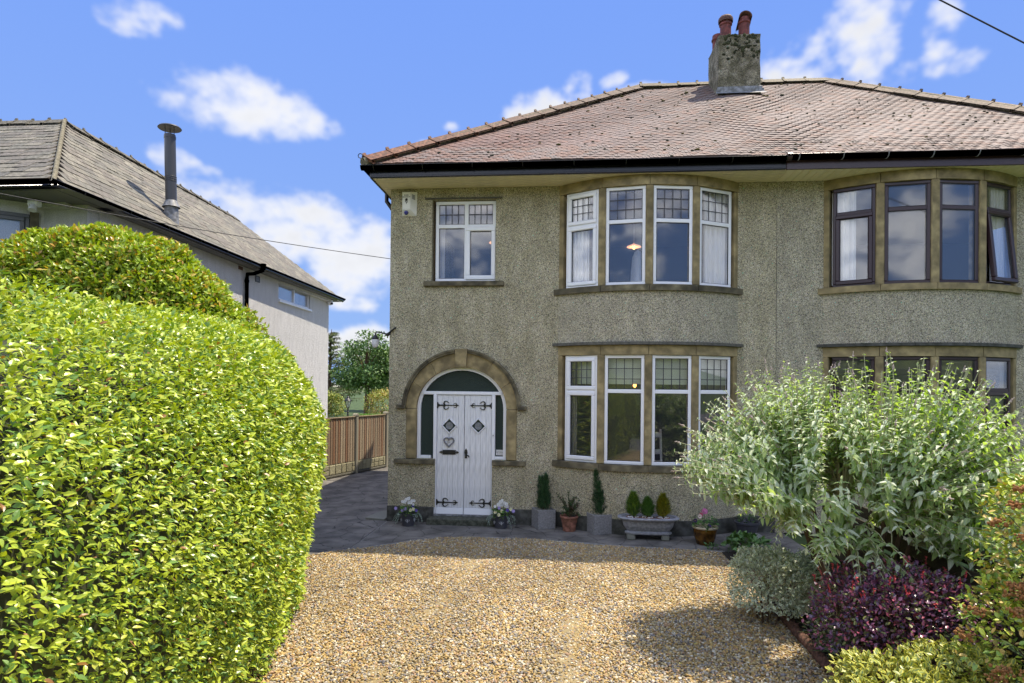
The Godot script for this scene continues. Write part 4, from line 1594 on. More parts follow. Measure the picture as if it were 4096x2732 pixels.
	for i in 12:
		s = Sh.new()
		var p := Vector3(-7.31, 5.14, 2.03).lerp(Vector3(-7.55, 5.14, -10.05), (i + 0.6) / 12.0)
		for q in 8:
			var t := PI + PI * q / 8.0
			s.tube([p + Vector3(cos(t) * 0.066, sin(t) * 0.066, 0), p + Vector3(cos(t + PI / 8) * 0.066, sin(t + PI / 8) * 0.066, 0)], [0.01], 4)
		put("bracket", s.mesh(), M.black, g)
	# flue
	var fl := hold("flue", h)
	fl.position = Vector3(-7.88, 5.53, -1.479)
	fl.rotation = Vector3(0, 0, 0.035)
	fl.scale = Vector3.ONE * 1.03
	s = Sh.new()
	s.lathe([Vector2(0.1, 0.0), Vector2(0.1, 1.55), Vector2(0.106, 1.555), Vector2(0.106, 1.6), Vector2(0.1, 1.605), Vector2(0.1, 1.63), Vector2(0.08, 1.63), Vector2(0.08, 1.3)], 28)
	for y in [0.72, 0.76, 0.8]:
		s.lathe([Vector2(0.1, y), Vector2(0.108, y + 0.008), Vector2(0.1, y + 0.016)], 28)
	put("pipe", s.mesh(), M.flue, fl)
	s = Sh.new()
	s.lathe([Vector2(0.16, 0.22), Vector2(0.15, 0.24), Vector2(0.105, 0.34), Vector2(0.1, 0.35)], 28)
	s.lathe([Vector2(0.13, -0.15), Vector2(0.12, 0.22)], 28)
	put("storm_collar", s.mesh(), M.lead, fl)
	s = Sh.new()
	s.lathe([Vector2(0.0, 1.76), Vector2(0.2, 1.745), Vector2(0.21, 1.755), Vector2(0.19, 1.78), Vector2(0.0, 1.83)], 28)
	for i in 3:
		var t := i * TAU / 3.0
		s.tube([Vector3(cos(t) * 0.088, 1.6, sin(t) * 0.088), Vector3(cos(t) * 0.088, 1.76, sin(t) * 0.088)], [0.008], 5)
	put("rain_cap", s.mesh(), M.flue, fl)
	# things fixed to it
	var lamp := thing("security_light", "small white light under the soffit of the white house", "light", Vector3(-8.02, 4.95, 1.5))
	s = Sh.new()
	s.cbox(Vector3.ZERO, Vector3(0.16, 0.1, 0.12), 0.02)
	put("housing", s.mesh(), M.upvc, lamp)
	s = Sh.new()
	s.tube([Vector3(0.02, -0.04, 0.04), Vector3(0.03, -0.12, 0.07)], [0.05, 0.055], 10)
	put("lens", s.mesh(), M.opal, lamp)
	var cm := thing("security_camera", "small white camera below the far eaves corner of the white house", "camera", Vector3(-7.75, 4.93, -9.33))
	s = Sh.new()
	s.lathe([Vector2(0.0, -0.1), Vector2(0.07, -0.07), Vector2(0.09, 0.0), Vector2(0.09, 0.06), Vector2(0.0, 0.06)], 16)
	put("dome", s.mesh(), M.upvc, cm)
	s = Sh.new()
	s.tube([Vector3(0, -0.03, 0), Vector3(0.1, -0.05, 0.06)], [0.035], 10)
	put("lens", s.mesh(), M.rubber, cm)

func slates(rf: Node, e0: Vector3, e1: Vector3, t0: Vector3, t1: Vector3) -> void:
	# courses between the eaves e0-e1 and the ridge t0-t1, e0 and t0 on one side
	var al := (e1 - e0).normalized()
	var nrm := al.cross(t0 - e0).normalized()
	if nrm.y < 0:
		nrm = -nrm
	var upd := nrm.cross(al).normalized()
	if upd.y < 0:
		upd = -upd
	var H := (t0 - e0).dot(upd)
	var rows := 18
	var s := Sh.new()
	bar(s, 0, 1, -0.008, 0.0, -0.5, 0.5, 0.0)
	# chipped lower edge
	var m := s.mesh()
	var cols := [Color(0.235, 0.23, 0.205), Color(0.28, 0.27, 0.235), Color(0.2, 0.195, 0.18), Color(0.31, 0.295, 0.255), Color(0.225, 0.21, 0.195), Color(0.25, 0.23, 0.205)]
	var kinds := []
	for k in cols:
		kinds.append(m_col(m, k))
	var xs := []
	var cs := PackedColorArray()
	var built := 0
	for r in rows:
		var u := float(r) / rows
		var v := pow(u, 0.88)
		var g := H * (pow((r + 1.0) / rows, 0.88) - v)
		var a := e0.lerp(t0, v)
		var b := e1.lerp(t1, v)
		var n := (b - a).length()
		var v2 := minf(1.0, v + g * 1.3 / H)
		var lim0 := maxf(0.0, (e0.lerp(t0, v2) - a).dot((b - a).normalized()))
		var lim1 := minf(n, (e1.lerp(t1, v2) - a).dot((b - a).normalized()))
		var x := lim0 - R(0.0, 0.2)
		while x < lim1:
			var w := R(0.2, 0.42)
			var x0 := maxf(x, lim0)
			var x1 := minf(x + w, lim1)
			if x1 - x0 > 0.04:
				var p := a + (b - a).normalized() * ((x0 + x1) * 0.5) + nrm * (0.012 + R(0, 0.008)) - upd * R(-0.008, 0.008)
				var dirv := (upd - nrm * 0.045 + al * R(-0.015, 0.015)).normalized()
				var t := aim(p, dirv, nrm)
				var sg := 1.0 if t.basis.z.dot(al) > 0 else -1.0
				t.basis = Basis(t.basis.x * g * 1.3, t.basis.y * R(1.6, 3.4), t.basis.z * (x1 - x0 - 0.006))
				var k := rng.randi_range(0, 5)
				if built < 300 and seen_size(p) > 0:
					put("slate", kinds[k], M.slate, rf, t)
					built += 1
				else:
					xs.append(t)
					cs.append(cols[k] * R(0.85, 1.15))
			x += w
	if xs.size():
		many("slate_courses", m, M.slate, xs, cs, rf)


# ---------------------------------------------------------------- ground, drive, fence
func poly_slab(poly: PackedVector2Array, y0: float, y1: float) -> ArrayMesh:
	# outline in x-z
	var s := Sh.new()
	var q := PackedVector2Array()
	for p in poly:
		q.append(Vector2(p.x, -p.y))
	if Geometry2D.is_polygon_clockwise(q):
		q.reverse()
	s.x = Transform3D(Basis(Vector3.RIGHT, -PI / 2), Vector3.ZERO)
	s.prism(q, y0, y1)
	return s.mesh()

var gravel_edge := PackedVector2Array([Vector2(-3.75, 2.5), Vector2(-3.165, 1.93), Vector2(-2.506, 1.44), Vector2(-2.2, 1.17), Vector2(-1.911, 1.0), Vector2(-1.4, 0.89), Vector2(-0.795, 0.88), Vector2(0.1, 0.99), Vector2(0.841, 1.13), Vector2(2.2, 1.24)])

func ground() -> void:
	var s := Sh.new()
	s.quad(Vector3(-400, -0.12, 400), Vector3(400, -0.12, 400), Vector3(400, -0.12, -400), Vector3(-400, -0.12, -400))
	structure("ground", s.mesh(), M.grass)
	s = Sh.new()
	s.quad(Vector3(-60, -0.1, 18.5), Vector3(60, -0.1, 18.5), Vector3(60, -0.1, 13.0), Vector3(-60, -0.1, 13.0))
	structure("road", s.mesh(), M.road)
	# gravel bed under the stones
	structure("gravel_bed", poly_slab(PackedVector2Array([Vector2(-3.8, 2.4), Vector2(-3.0, 1.7), Vector2(-2.0, 0.95), Vector2(-0.8, 0.8), Vector2(2.3, 1.15), Vector2(2.3, 12.8), Vector2(-5.0, 12.8), Vector2(-5.0, 2.8)]), -0.1, -0.012), M.grit)
	# concrete: apron before the house and the drive beside it, in bays
	var apron := PackedVector2Array([Vector2(-2.962, 0.0), Vector2(-2.962, 1.79)])
	for i in range(2, gravel_edge.size()):
		apron.append(gravel_edge[i])
	apron.append(Vector2(3.4, 1.3))
	apron.append(Vector2(3.4, 0.0))
	structure("pavement", poly_slab(apron, -0.1, 0.0), M.concrete)
	structure("driveway", poly_slab(PackedVector2Array([Vector2(-2.985, 0.602), Vector2(-2.985, 1.79), Vector2(-3.165, 1.93), Vector2(-3.9, 2.62), Vector2(-7.2, 2.62), Vector2(-7.2, 0.0), Vector2(-4.27, 0.39)]), -0.1, 0.002), M.concrete)
	structure("driveway", poly_slab(PackedVector2Array([Vector2(-2.985, 0.575), Vector2(-4.27, 0.362), Vector2(-7.2, -0.03), Vector2(-7.4, -9.0), Vector2(-4.2, -9.0), Vector2(-2.985, -8.5)]), -0.1, -0.002), M.concrete)
	structure("joint", poly_slab(PackedVector2Array([Vector2(-2.9625, 0.02), Vector2(-2.9845, 0.02), Vector2(-2.9845, 1.79), Vector2(-2.9625, 1.78)]), -0.1, -0.006), M.joint)
	structure("joint", poly_slab(PackedVector2Array([Vector2(-2.986, 0.576), Vector2(-4.27, 0.363), Vector2(-7.2, -0.028), Vector2(-7.2, -0.002), Vector2(-4.27, 0.389), Vector2(-2.986, 0.601)]), -0.1, -0.007), M.joint)
	structure("yard", poly_slab(PackedVector2Array([Vector2(-4.2, -9.01), Vector2(-7.4, -9.01), Vector2(-8.0, -16.0), Vector2(2.0, -16.0), Vector2(2.0, -9.0)]), -0.1, -0.005), M.pale_concrete)
	# pale kerb where the gravel meets the concrete, one length after another
	s = Sh.new()
	for i in range(1, gravel_edge.size() - 1):
		var p := Vector3(gravel_edge[i].x, 0.004, gravel_edge[i].y + 0.012)
		var q := Vector3(gravel_edge[i + 1].x, 0.004, gravel_edge[i + 1].y + 0.012)
		s.tube([p + Vector3(0, -0.02, 0), q + Vector3(0, -0.02, 0)], [0.026], 8)
	structure("kerb", s.mesh(), M.joint)
	# soil of the border and of the next garden
	s = Sh.new()
	s.quad(Vector3(2.14, 0.012, 12.5), Vector3(3.3, 0.012, 12.5), Vector3(3.3, 0.012, 1.3), Vector3(2.14, 0.012, 1.3))
	structure("flower_bed", s.mesh(), M.soil)
	s = Sh.new()
	s.quad(Vector3(3.301, -0.02, 12.5), Vector3(11, -0.02, 12.5), Vector3(11, -0.02, 0.0), Vector3(3.301, -0.02, 0.0))
	structure("lawn", s.mesh(), M.grass)
	s = Sh.new()
	s.quad(Vector3(-16, 0.01, 12.5), Vector3(-5.2, 0.01, 12.5), Vector3(-7.25, 0.01, 2.0), Vector3(-16, 0.01, 2.0))
	structure("lawn", s.mesh(), M.grass)
	# hills behind the road, seen only in the window glass, and beyond the gardens
	s = Sh.new()
	var nz := FastNoiseLite.new()
	nz.seed = 12
	nz.frequency = 0.008
	var hill := func(x: float, z: float) -> Vector3:
		var far := (absf(z) - 70.0) / 160.0
		return Vector3(x, -1.0 + smoothstep(0.0, 1.0, far) * (34.0 if z > 0 else 2.5) * (0.75 + 0.6 * nz.get_noise_2d(x, z)), z)
	for side in [1.0, -1.0]:
		for i in 48:
			for j in 10:
				var x0 := -360.0 + i * 15
				var z0: float = side * (60.0 + j * 20)
				var z1: float = side * (80.0 + j * 20)
				var p: Vector3 = hill.call(x0, z0)
				var q: Vector3 = hill.call(x0 + 15, z0)
				var t: Vector3 = hill.call(x0 + 15, z1)
				var w: Vector3 = hill.call(x0, z1)
				if side > 0:
					s.quad(w, t, q, p)
				else:
					s.quad(p, q, t, w)
	structure("hills", s.mesh(), M.hill)
	gravel()
	# loose lid at the corner of the house
	var lid := thing("slate_slab", "broken dark slab lying on the drive against the house corner", "slab", Vector3(-3.16, 0.012, -0.28), -0.1)
	s = Sh.new()
	s.x = Transform3D(Basis(Vector3.RIGHT, -PI / 2), Vector3.ZERO)
	s.prism(PackedVector2Array([Vector2(-0.19, -0.24), Vector2(0.165, -0.27), Vector2(0.16, 0.24), Vector2(0.02, 0.28), Vector2(-0.12, 0.2)]), -0.01, 0.022)
	put("slab", s.mesh(), M.block, lid)
	lid.rotation.x = 0.05
	lid.position.y = 0.02

func in_poly(p: Vector2) -> bool:
	if p.x > 2.2 or p.x < -5.0:
		return false
	for i in gravel_edge.size() - 1:
		var a := gravel_edge[i]
		var b := gravel_edge[i + 1]
		if p.x >= a.x and p.x < b.x:
			return p.y > lerpf(a.y, b.y, (p.x - a.x) / (b.x - a.x)) + 0.02
	return p.y > 2.6

func gravel() -> void:
	var s := Sh.new()
	s.ball(Vector3.ZERO, Vector3(1, 0.62, 0.76), 4, 0.45, 8)
	var m := s.mesh()
	var xs := []
	var cs := PackedColorArray()
	var pal := [Color(0.5, 0.38, 0.17), Color(0.46, 0.32, 0.12), Color(0.54, 0.44, 0.24), Color(0.38, 0.25, 0.09), Color(0.44, 0.28, 0.16), Color(0.34, 0.28, 0.17), Color(0.66, 0.6, 0.46), Color(0.22, 0.2, 0.19), Color(0.4, 0.35, 0.27), Color(0.52, 0.35, 0.12)]
	var step := 0.0185
	var nz := FastNoiseLite.new()
	nz.seed = 21
	nz.frequency = 0.9
	var z := 0.8
	while z < 7.2:
		# only as wide as the photograph can show
		var x0 := maxf(-5.0, -1.15 * (9.99 - z) + 0.4)
		var x := maxf(x0, -4.2)
		while x < 2.16:
			var p := Vector2(x + R(-0.009, 0.009), z + R(-0.009, 0.009))
			x += step
			if not in_poly(p):
				continue
			var k := R(0.0085, 0.0155)
			if rng.randf() < 0.04:
				k *= 1.45
			var h := 0.014 * nz.get_noise_2d(p.x, p.y) - 0.014 * (exp(-pow((p.x + 0.95 + 0.1 * p.y) / 0.16, 2)) + exp(-pow((p.x - 0.5 + 0.1 * p.y) / 0.16, 2))) + R(-0.008, 0.009)
			xs.append(Transform3D(Basis.from_euler(Vector3(R(-0.5, 0.5), R(0, TAU), R(-0.5, 0.5))).scaled_local(Vector3(k * R(0.9, 1.35), k * R(0.8, 1.2), k * R(0.8, 1.1))), Vector3(p.x, h, p.y)))
			cs.append(pal[rng.randi_range(0, 9)] * R(0.66, 1.06) * (1.0 + 0.28 * nz.get_noise_2d(p.x * 0.9 + 40.0, p.y * 0.5)))
		z += step
	many("gravel", m, M.gravel, xs, cs)

func fence() -> void:
	var f := thing("closeboard_fence", "brown closeboard fence with concrete posts and stone-faced gravel boards", "fence")
	var d := (Vector3(-4.957, 0, -6.44) - Vector3(-5.771, 0, -3.915)).normalized()
	var o := Vector3(-5.771, 0, -3.915)
	var out := Vector3(-d.z, 0, d.x)
	if out.x < 0:
		out = -out
	var step := 1.326
	for i in range(-3, 4):
		var p := o + d * step * i
		var b := Basis(-d, Vector3.UP, out)
		var s := Sh.new()
		s.cbox(Vector3(0, 0.74, 0), Vector3(0.1, 1.5, 0.11), 0.012)
		s.prism(PackedVector2Array([Vector2(-0.065, 1.475), Vector2(0.065, 1.475), Vector2(0.045, 1.51), Vector2(0.0, 1.525), Vector2(-0.045, 1.51)]), -0.065, 0.065)
		put("post", s.mesh(), M.post, f, Transform3D(b, p))
		if i == 3:
			break
		var pn := hold("panel", f)
		pn.transform = Transform3D(b, p)
		var n := 13
		for k in n:
			s = Sh.new()
			var w := (step - 0.11) / n
			var x0 := -0.055 - w * (k + 1) - 0.012
			var x1 := -0.055 - w * k
			s.quad(Vector3(x0, 0.33, 0.012), Vector3(x1, 0.33, 0.026), Vector3(x1, 1.43 + R(-0.006, 0.006), 0.026), Vector3(x0, 1.43, 0.012))
			s.box(Vector3((x0 + x1) / 2, 0.88, 0.006), Vector3(x1 - x0 - 0.006, 1.095, 0.01))
			s.quad(Vector3(x1, 0.33, 0.026), Vector3(x1, 0.33, 0.0), Vector3(x1, 1.43, 0.0), Vector3(x1, 1.43, 0.026))
			var c := Color(0.46, 0.25, 0.13).lerp(Color(0.68, 0.53, 0.35), clampf(R(-0.35, 1.2) + (0.15 if i >= 1 else -0.05), 0, 1)) * R(0.8, 1.1)
			put("board", m_col(s.mesh(), c), M.wood, pn)
		s = Sh.new()
		s.cbox(Vector3(-step / 2, 1.445, 0.012), Vector3(step - 0.11, 0.025, 0.055), 0.004)
		put("capping", m_col(s.mesh(), Color(0.5, 0.38, 0.22)), M.wood, pn)
		# concrete gravel board cast like coursed stone: each face block a piece
		var gb := Sh.new()
		gb.box(Vector3(-step / 2, 0.165, 0.0), Vector3(step - 0.1, 0.33, 0.03))
		var g := put("gravel_board", m_col(gb.mesh(), Color(0.34, 0.31, 0.2)), M.fake_stone, pn)
		var x := -0.06
		while x > -step + 0.12:
			var w := minf(R(0.13, 0.24), x + step - 0.06)
			var split := rng.randf() < 0.55
			for q in (2 if split else 1):
				s = Sh.new()
				var y0 := 0.075 + 0.12 * q
				s.cbox(Vector3(x - w / 2, y0 + (0.058 if split else 0.118), 0.022), Vector3(w - 0.014, 0.106 if split else 0.226, 0.028), 0.01)
				put("stone_face", m_col(s.mesh(), Color(0.46, 0.42, 0.26) * R(0.8, 1.15)), M.fake_stone, pn)
			x -= w
		s = Sh.new()
		s.cbox(Vector3(-step / 2, 0.035, 0.03), Vector3(step - 0.1, 0.07, 0.06), 0.02)
		put("foot_course", m_col(s.mesh(), Color(0.12, 0.11, 0.08)), M.fake_stone, pn)
	# low slatted fence on the party line, boards either side of its posts
	var lf := thing("slatted_fence", "low weathered board fence behind the purple bush, under the silvery shrub", "fence")
	for i in 4:
		var s := Sh.new()
		s.cbox(Vector3(3.3, 0.5, 2.3 + i * 1.25), Vector3(0.08, 1.0, 0.08), 0.006)
		put("post", s.mesh(), M.olive_wood, lf)
	for k in 8:
		var s := Sh.new()
		s.cbox(Vector3(3.3 + (0.055 if k % 2 else -0.055), 0.1 + k * 0.112, 4.2), Vector3(0.02, 0.125, 4.6), 0.004)
		put("board", s.mesh(), M.olive_wood, lf)
	# terracotta rope edging between gravel and border
	var ed := thing("rope_edging", "rope-twist terracotta edging between the gravel and the flower bed", "edging")
	for k in 5:
		var s := Sh.new()
		var z0 := 3.55 + k * 0.52
		var xx := 2.135 - k * 0.008
		for strand in 3:
			var pts := []
			for i in 26:
				var t := i / 25.0
				var a := t * 16.0 + strand * TAU / 3.0
				pts.append(Vector3(xx + cos(a) * 0.021, 0.045 + sin(a) * 0.021, z0 + t * 0.515))
			s.tube(pts, [0.0285], 8)
		s.box(Vector3(xx, -0.01, z0 + 0.257), Vector3(0.045, 0.09, 0.51))
		put("edging_tile", s.mesh(), M.rope_clay, ed)


# ---------------------------------------------------------------- plants
func leaf_mesh(len: float, wid: float, fold: float, droop: float, mid := Color.WHITE, rim := Color.WHITE, broad := 0.4) -> ArrayMesh:
	var s := Sh.new()
	s.leaf(len, wid, fold, droop, mid, rim, broad)
	return s.mesh(true)

# leaves: [transform, colour] pairs. The largest seen become parts, the rest one mass.
func foliage(parent: Node, mesh: ArrayMesh, m: Material, xs: Array, cs: PackedColorArray, singles := 0) -> void:
	var keep := []
	var kc := PackedColorArray()
	var order := []
	if singles > 0:
		for i in xs.size():
			var v := seen_size(xs[i].origin)
			if v > 0.0:
				order.append([v * xs[i].basis.x.length(), i])
		order.sort_custom(func(p, q): return p[0] > q[0])
		order.resize(mini(order.size(), singles))
	var one := {}
	var shades := {}
	for e in order:
		var i: int = e[1]
		one[i] = true
		var c := cs[i]
		# a few shared tints
		var key := Vector3i(int(c.r * 24), int(c.g * 24), int(c.b * 24))
		if not shades.has(key):
			shades[key] = m_tint(mesh, c)
		put("leaf", shades[key], m, parent, xs[i])
	for i in xs.size():
		if not one.has(i):
			keep.append(xs[i])
			kc.append(cs[i])
	many("foliage", mesh, m, keep, kc, parent)

func m_tint(m: ArrayMesh, c: Color) -> ArrayMesh:
	var a := m.surface_get_arrays(0)
	var k: PackedColorArray = a[Mesh.ARRAY_COLOR]
	for i in k.size():
		k[i] = Color(k[i].r * c.r, k[i].g * c.g, k[i].b * c.b)
	a[Mesh.ARRAY_COLOR] = k
	var o := ArrayMesh.new()
	o.add_surface_from_arrays(Mesh.PRIMITIVE_TRIANGLES, a)
	return o

# clipped hedge along the drive: outline of its section as (out, height)
const HEDGE := [Vector2(0.0, 0.0), Vector2(0.07, 0.5), Vector2(0.17, 1.0), Vector2(0.26, 1.5), Vector2(0.24, 1.9), Vector2(0.12, 2.25), Vector2(-0.12, 2.58), Vector2(-0.45, 2.8), Vector2(-0.9, 2.9), Vector2(-1.5, 2.92)]

func hedge_at(t: float, s: float) -> Array:
	# t along the hedge (0 far end .. 1 near end), s along the section 0..9; gives point and outward normal
	var i := clampi(int(s), 0, 8)
	var f := s - i
	var q: Vector2 = HEDGE[i].lerp(HEDGE[i + 1], f)
	var d: Vector2 = (HEDGE[i + 1] - HEDGE[i]).normalized()
	var nn := Vector2(d.y, -d.x)
	if t < 0.0:
		# rounded end: turn about the end point
		var a := -t * 2.4
		var o := Vector3(-4.05, 0, 3.35)
		var rad := 0.86 + q.x
		var e := Vector3(cos(a), 0, -sin(a) * 0.85)
		return [o + e * maxf(rad, 0.0) + Vector3(0, q.y - 0.04 * a, 0), Vector3(e.x * nn.x, nn.y, e.z * nn.x).normalized()]
	var z := lerpf(3.35, 12.3, t)
	var x := -3.17 + 1.34 * pow(minf((z - 3.35) / 5.05, 1.0), 0.6)
	return [Vector3(x + q.x, q.y * (0.985 - 0.055 * minf(1.0, (z - 3.35) / 5.95)), z), Vector3(nn.x, nn.y, -nn.x * 0.2).normalized()]

func hedges() -> void:
	var nz := FastNoiseLite.new()
	nz.seed = 31
	nz.frequency = 1.1
	var h := thing("hedge", "large clipped bright green privet hedge filling the foreground beside the gravel", "hedge")
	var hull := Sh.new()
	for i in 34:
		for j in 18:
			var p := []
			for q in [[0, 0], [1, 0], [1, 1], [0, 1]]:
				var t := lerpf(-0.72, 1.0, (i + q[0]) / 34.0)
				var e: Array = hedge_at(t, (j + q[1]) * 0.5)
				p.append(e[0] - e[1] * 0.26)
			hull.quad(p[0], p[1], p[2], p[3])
	put("shade_hull", hull.mesh(), M.hull, h)  # dark core sheet that shows as shade in the gaps between leaves
	var lm := leaf_mesh(0.05, 0.024, 0.16, 0.22)
	var xs := []
	var cs := PackedColorArray()
	for k in 165000:
		var t := R(-0.66, 0.7) if rng.randf() < 0.9 else R(0.6, 1.0)
		var s := 9.0 * rng.randf()
		if s > 7.5 and rng.randf() < 0.5:
			s -= 3.0
		var e: Array = hedge_at(t, s)
		var n: Vector3 = e[1]
		var p: Vector3 = e[0]
		var bump := nz.get_noise_3dv(p * 1.3) * 0.07 + nz.get_noise_3dv(p * 5.0) * 0.035
		p += n * (bump + 0.06 - pow(rng.randf(), 1.2) * 0.27) + rv() * 0.015
		if p.y < 0.02:
			continue
		if seen_size(p) == 0.0 and rng.randf() < (0.85 if t < 0.66 else 0.3):
			continue
		var dir := (n * R(0.1, 0.9) + rv() * 0.75 + Vector3(0.15, R(-0.4, 0.2), -0.25)).normalized()
		var up := (n * 0.55 + Vector3.UP * 0.75 + rv() * 0.55).normalized()
		var sz := R(0.65, 1.15) * (1.0 if rng.randf() < 0.95 else 1.4) * lerpf(1.35, 0.7, clampf(t * 2.0 + 0.1, 0, 1))
		xs.append(aim(p, dir, up, sz))
		var v := rng.randf()
		var c := Color(0.34, 0.45, 0.045).lerp(Color(0.54, 0.63, 0.06), rng.randf())
		if v < 0.26:
			c = Color(0.16, 0.29, 0.05)
		elif v > 0.985:
			c = Color(0.32, 0.16, 0.05)
		elif v > 0.93:
			c = Color(0.5, 0.53, 0.08)
		cs.append(c * R(0.85, 1.15))
	foliage(h, lm, M.hedge_leaf, xs, cs, 300)
	# young shoots that escaped the shears
	for k in 46:
		var e: Array = hedge_at(R(-0.4, 0.62), R(0.5, 6.5))
		var st := Sh.new()
		var a: Vector3 = e[0]
		var b: Vector3 = a + ((e[1] as Vector3) * 0.5 + Vector3.UP * 0.9 + rv() * 0.5).normalized() * R(0.1, 0.2)
		st.tube([a - e[1] * 0.1, a.lerp(b, 0.6), b], [0.003, 0.0025, 0.0012], 5)
		var o := put("shoot", st.mesh(), M.red_stem, h)
		for i in 7:
			var t := 0.25 + 0.75 * i / 6.0
			var d := ((b - a).normalized() * (0.4 + t) + rv() * 0.9).normalized()
			put("leaf", lm if i % 2 else m_tint(lm, Color.WHITE), M.shoot_leaf, o, aim(a.lerp(b, t), d, Vector3.UP + rv() * 0.4, R(0.7, 1.1)))
	# taller hedge with bronze young growth behind it
	var h2 := thing("hedge", "taller rounded hedge with orange-bronze leaf tips behind the bright green hedge", "hedge")
	var prof := [Vector2(-8.6, 3.6), Vector2(-7.9, 4.15), Vector2(-7.0, 4.32), Vector2(-6.4, 4.38), Vector2(-5.75, 4.28), Vector2(-5.2, 4.03), Vector2(-4.7, 3.56), Vector2(-4.35, 3.22), Vector2(-3.95, 2.72), Vector2(-3.75, 2.2), Vector2(-3.68, 1.6), Vector2(-3.66, 0.6)]
	var top_at := func(x: float) -> float:
		for i in prof.size() - 1:
			if x <= prof[i + 1].x:
				return lerpf(prof[i].y, prof[i + 1].y, clampf((x - prof[i].x) / (prof[i + 1].x - prof[i].x), 0, 1))
		return 0.5
	var lm2 := leaf_mesh(0.075, 0.036, 0.12, 0.18)
	xs = []
	cs = PackedColorArray()
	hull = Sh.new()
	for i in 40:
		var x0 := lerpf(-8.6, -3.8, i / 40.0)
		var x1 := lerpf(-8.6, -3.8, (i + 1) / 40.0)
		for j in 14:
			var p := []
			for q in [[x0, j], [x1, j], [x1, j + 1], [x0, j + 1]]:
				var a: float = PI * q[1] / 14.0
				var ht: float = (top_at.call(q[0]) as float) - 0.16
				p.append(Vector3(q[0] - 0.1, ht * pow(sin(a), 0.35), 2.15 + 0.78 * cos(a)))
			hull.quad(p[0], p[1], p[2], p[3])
	put("shade_hull", hull.mesh(), M.hull, h2)  # dark-coloured core again, painted shade behind the leaves
	for k in 60000:
		var x := R(-8.6, -3.66)
		var ht: float = top_at.call(x)
		var hx: float = top_at.call(x + 0.15)
		var sl := clampf((ht - hx) / 0.15, -0.4, 3.0)
		var a := R(0.0, PI * 0.62)
		var y := ht * pow(sin(a), 0.35)
		if y < 1.7 and x < -3.9:
			continue
		var p := Vector3(x, y, 2.15 + 0.95 * cos(a))
		var n := Vector3(sl * sin(a), sin(a), cos(a) * 1.2).normalized()
		p += n * (nz.get_noise_3dv(p * 1.4) * 0.12 - pow(rng.randf(), 1.5) * 0.22) + rv() * 0.03
		if seen_size(p) == 0.0 and rng.randf() < 0.8:
			continue
		var tips := rng.randf() < 0.2 * smoothstep(-0.13, 0.02, (p - Vector3(x, y, 2.15 + 0.95 * cos(a))).dot(n))
		xs.append(aim(p, n * R(0.2, 0.9) + rv() * 0.8, n * 0.6 + Vector3.UP * 0.5 + rv() * 0.6, R(0.65, 1.2)))
		var c := Color(0.22, 0.35, 0.045).lerp(Color(0.48, 0.58, 0.05), rng.randf())
		if tips:
			c = Color(0.55, 0.3, 0.07).lerp(Color(0.55, 0.48, 0.08), rng.randf())
		cs.append(c * R(0.85, 1.15))
	foliage(h2, lm2, M.hedge_leaf, xs, cs, 150)

# a bush of leaves on twigs filling a few ellipsoids [centre, radii]
func bush(called: String, label: String, blobs: Array, count: int, lm: ArrayMesh, m: Material, cols: Array, stems: int, singles := 0, upright := 0.5, inner := 0.55, size := Vector2(0.7, 1.2), category := "bush") -> Node3D:
	var o := thing(called, label, category)
	var xs := []
	var cs := PackedColorArray()
	var st := Sh.new()
	for b in blobs:
		var c: Vector3 = b[0]
		var r: Vector3 = b[1]
		for i in stems:
			var d := Vector3(R(-1, 1), R(-0.2, 1), R(-1, 1)).normalized()
			var foot := Vector3(c.x + d.x * 0.1, maxf(0.0, c.y - r.y * 1.0), c.z + d.z * 0.1)
			st.tube([foot, foot.lerp(c + d * r * 0.5, 0.6) + Vector3(0, 0.05 * r.y, 0), c + d * r * 0.92], [0.012 * r.x + 0.004, 0.006 * r.x + 0.002, 0.002], 5)
		for i in int(count / blobs.size()):
			var d := rv().normalized()
			if d.y < -0.6:
				d.y = -d.y
			var f := lerpf(inner, 1.0, pow(rng.randf(), 0.5)) * (1.0 + 0.1 * sin(d.x * 9.0 + d.z * 7.0) * sin(d.y * 8.0 + d.x * 3.0))
			var p := c + d * r * f
			if p.y < 0.02:
				continue
			xs.append(aim(p, d * R(0.2, 0.9) + rv() * 0.7 + Vector3.UP * (upright - 0.4), Vector3.UP * 0.8 + d * 0.4 + rv() * 0.5, R(size.x, size.y)))
			var k: Color = cols[rng.randi_range(0, cols.size() - 1)]
			cs.append(k * R(0.8, 1.2))
	put("stem", st.mesh(), M.bark, o)
	foliage(o, lm, m, xs, cs, singles)
	return o

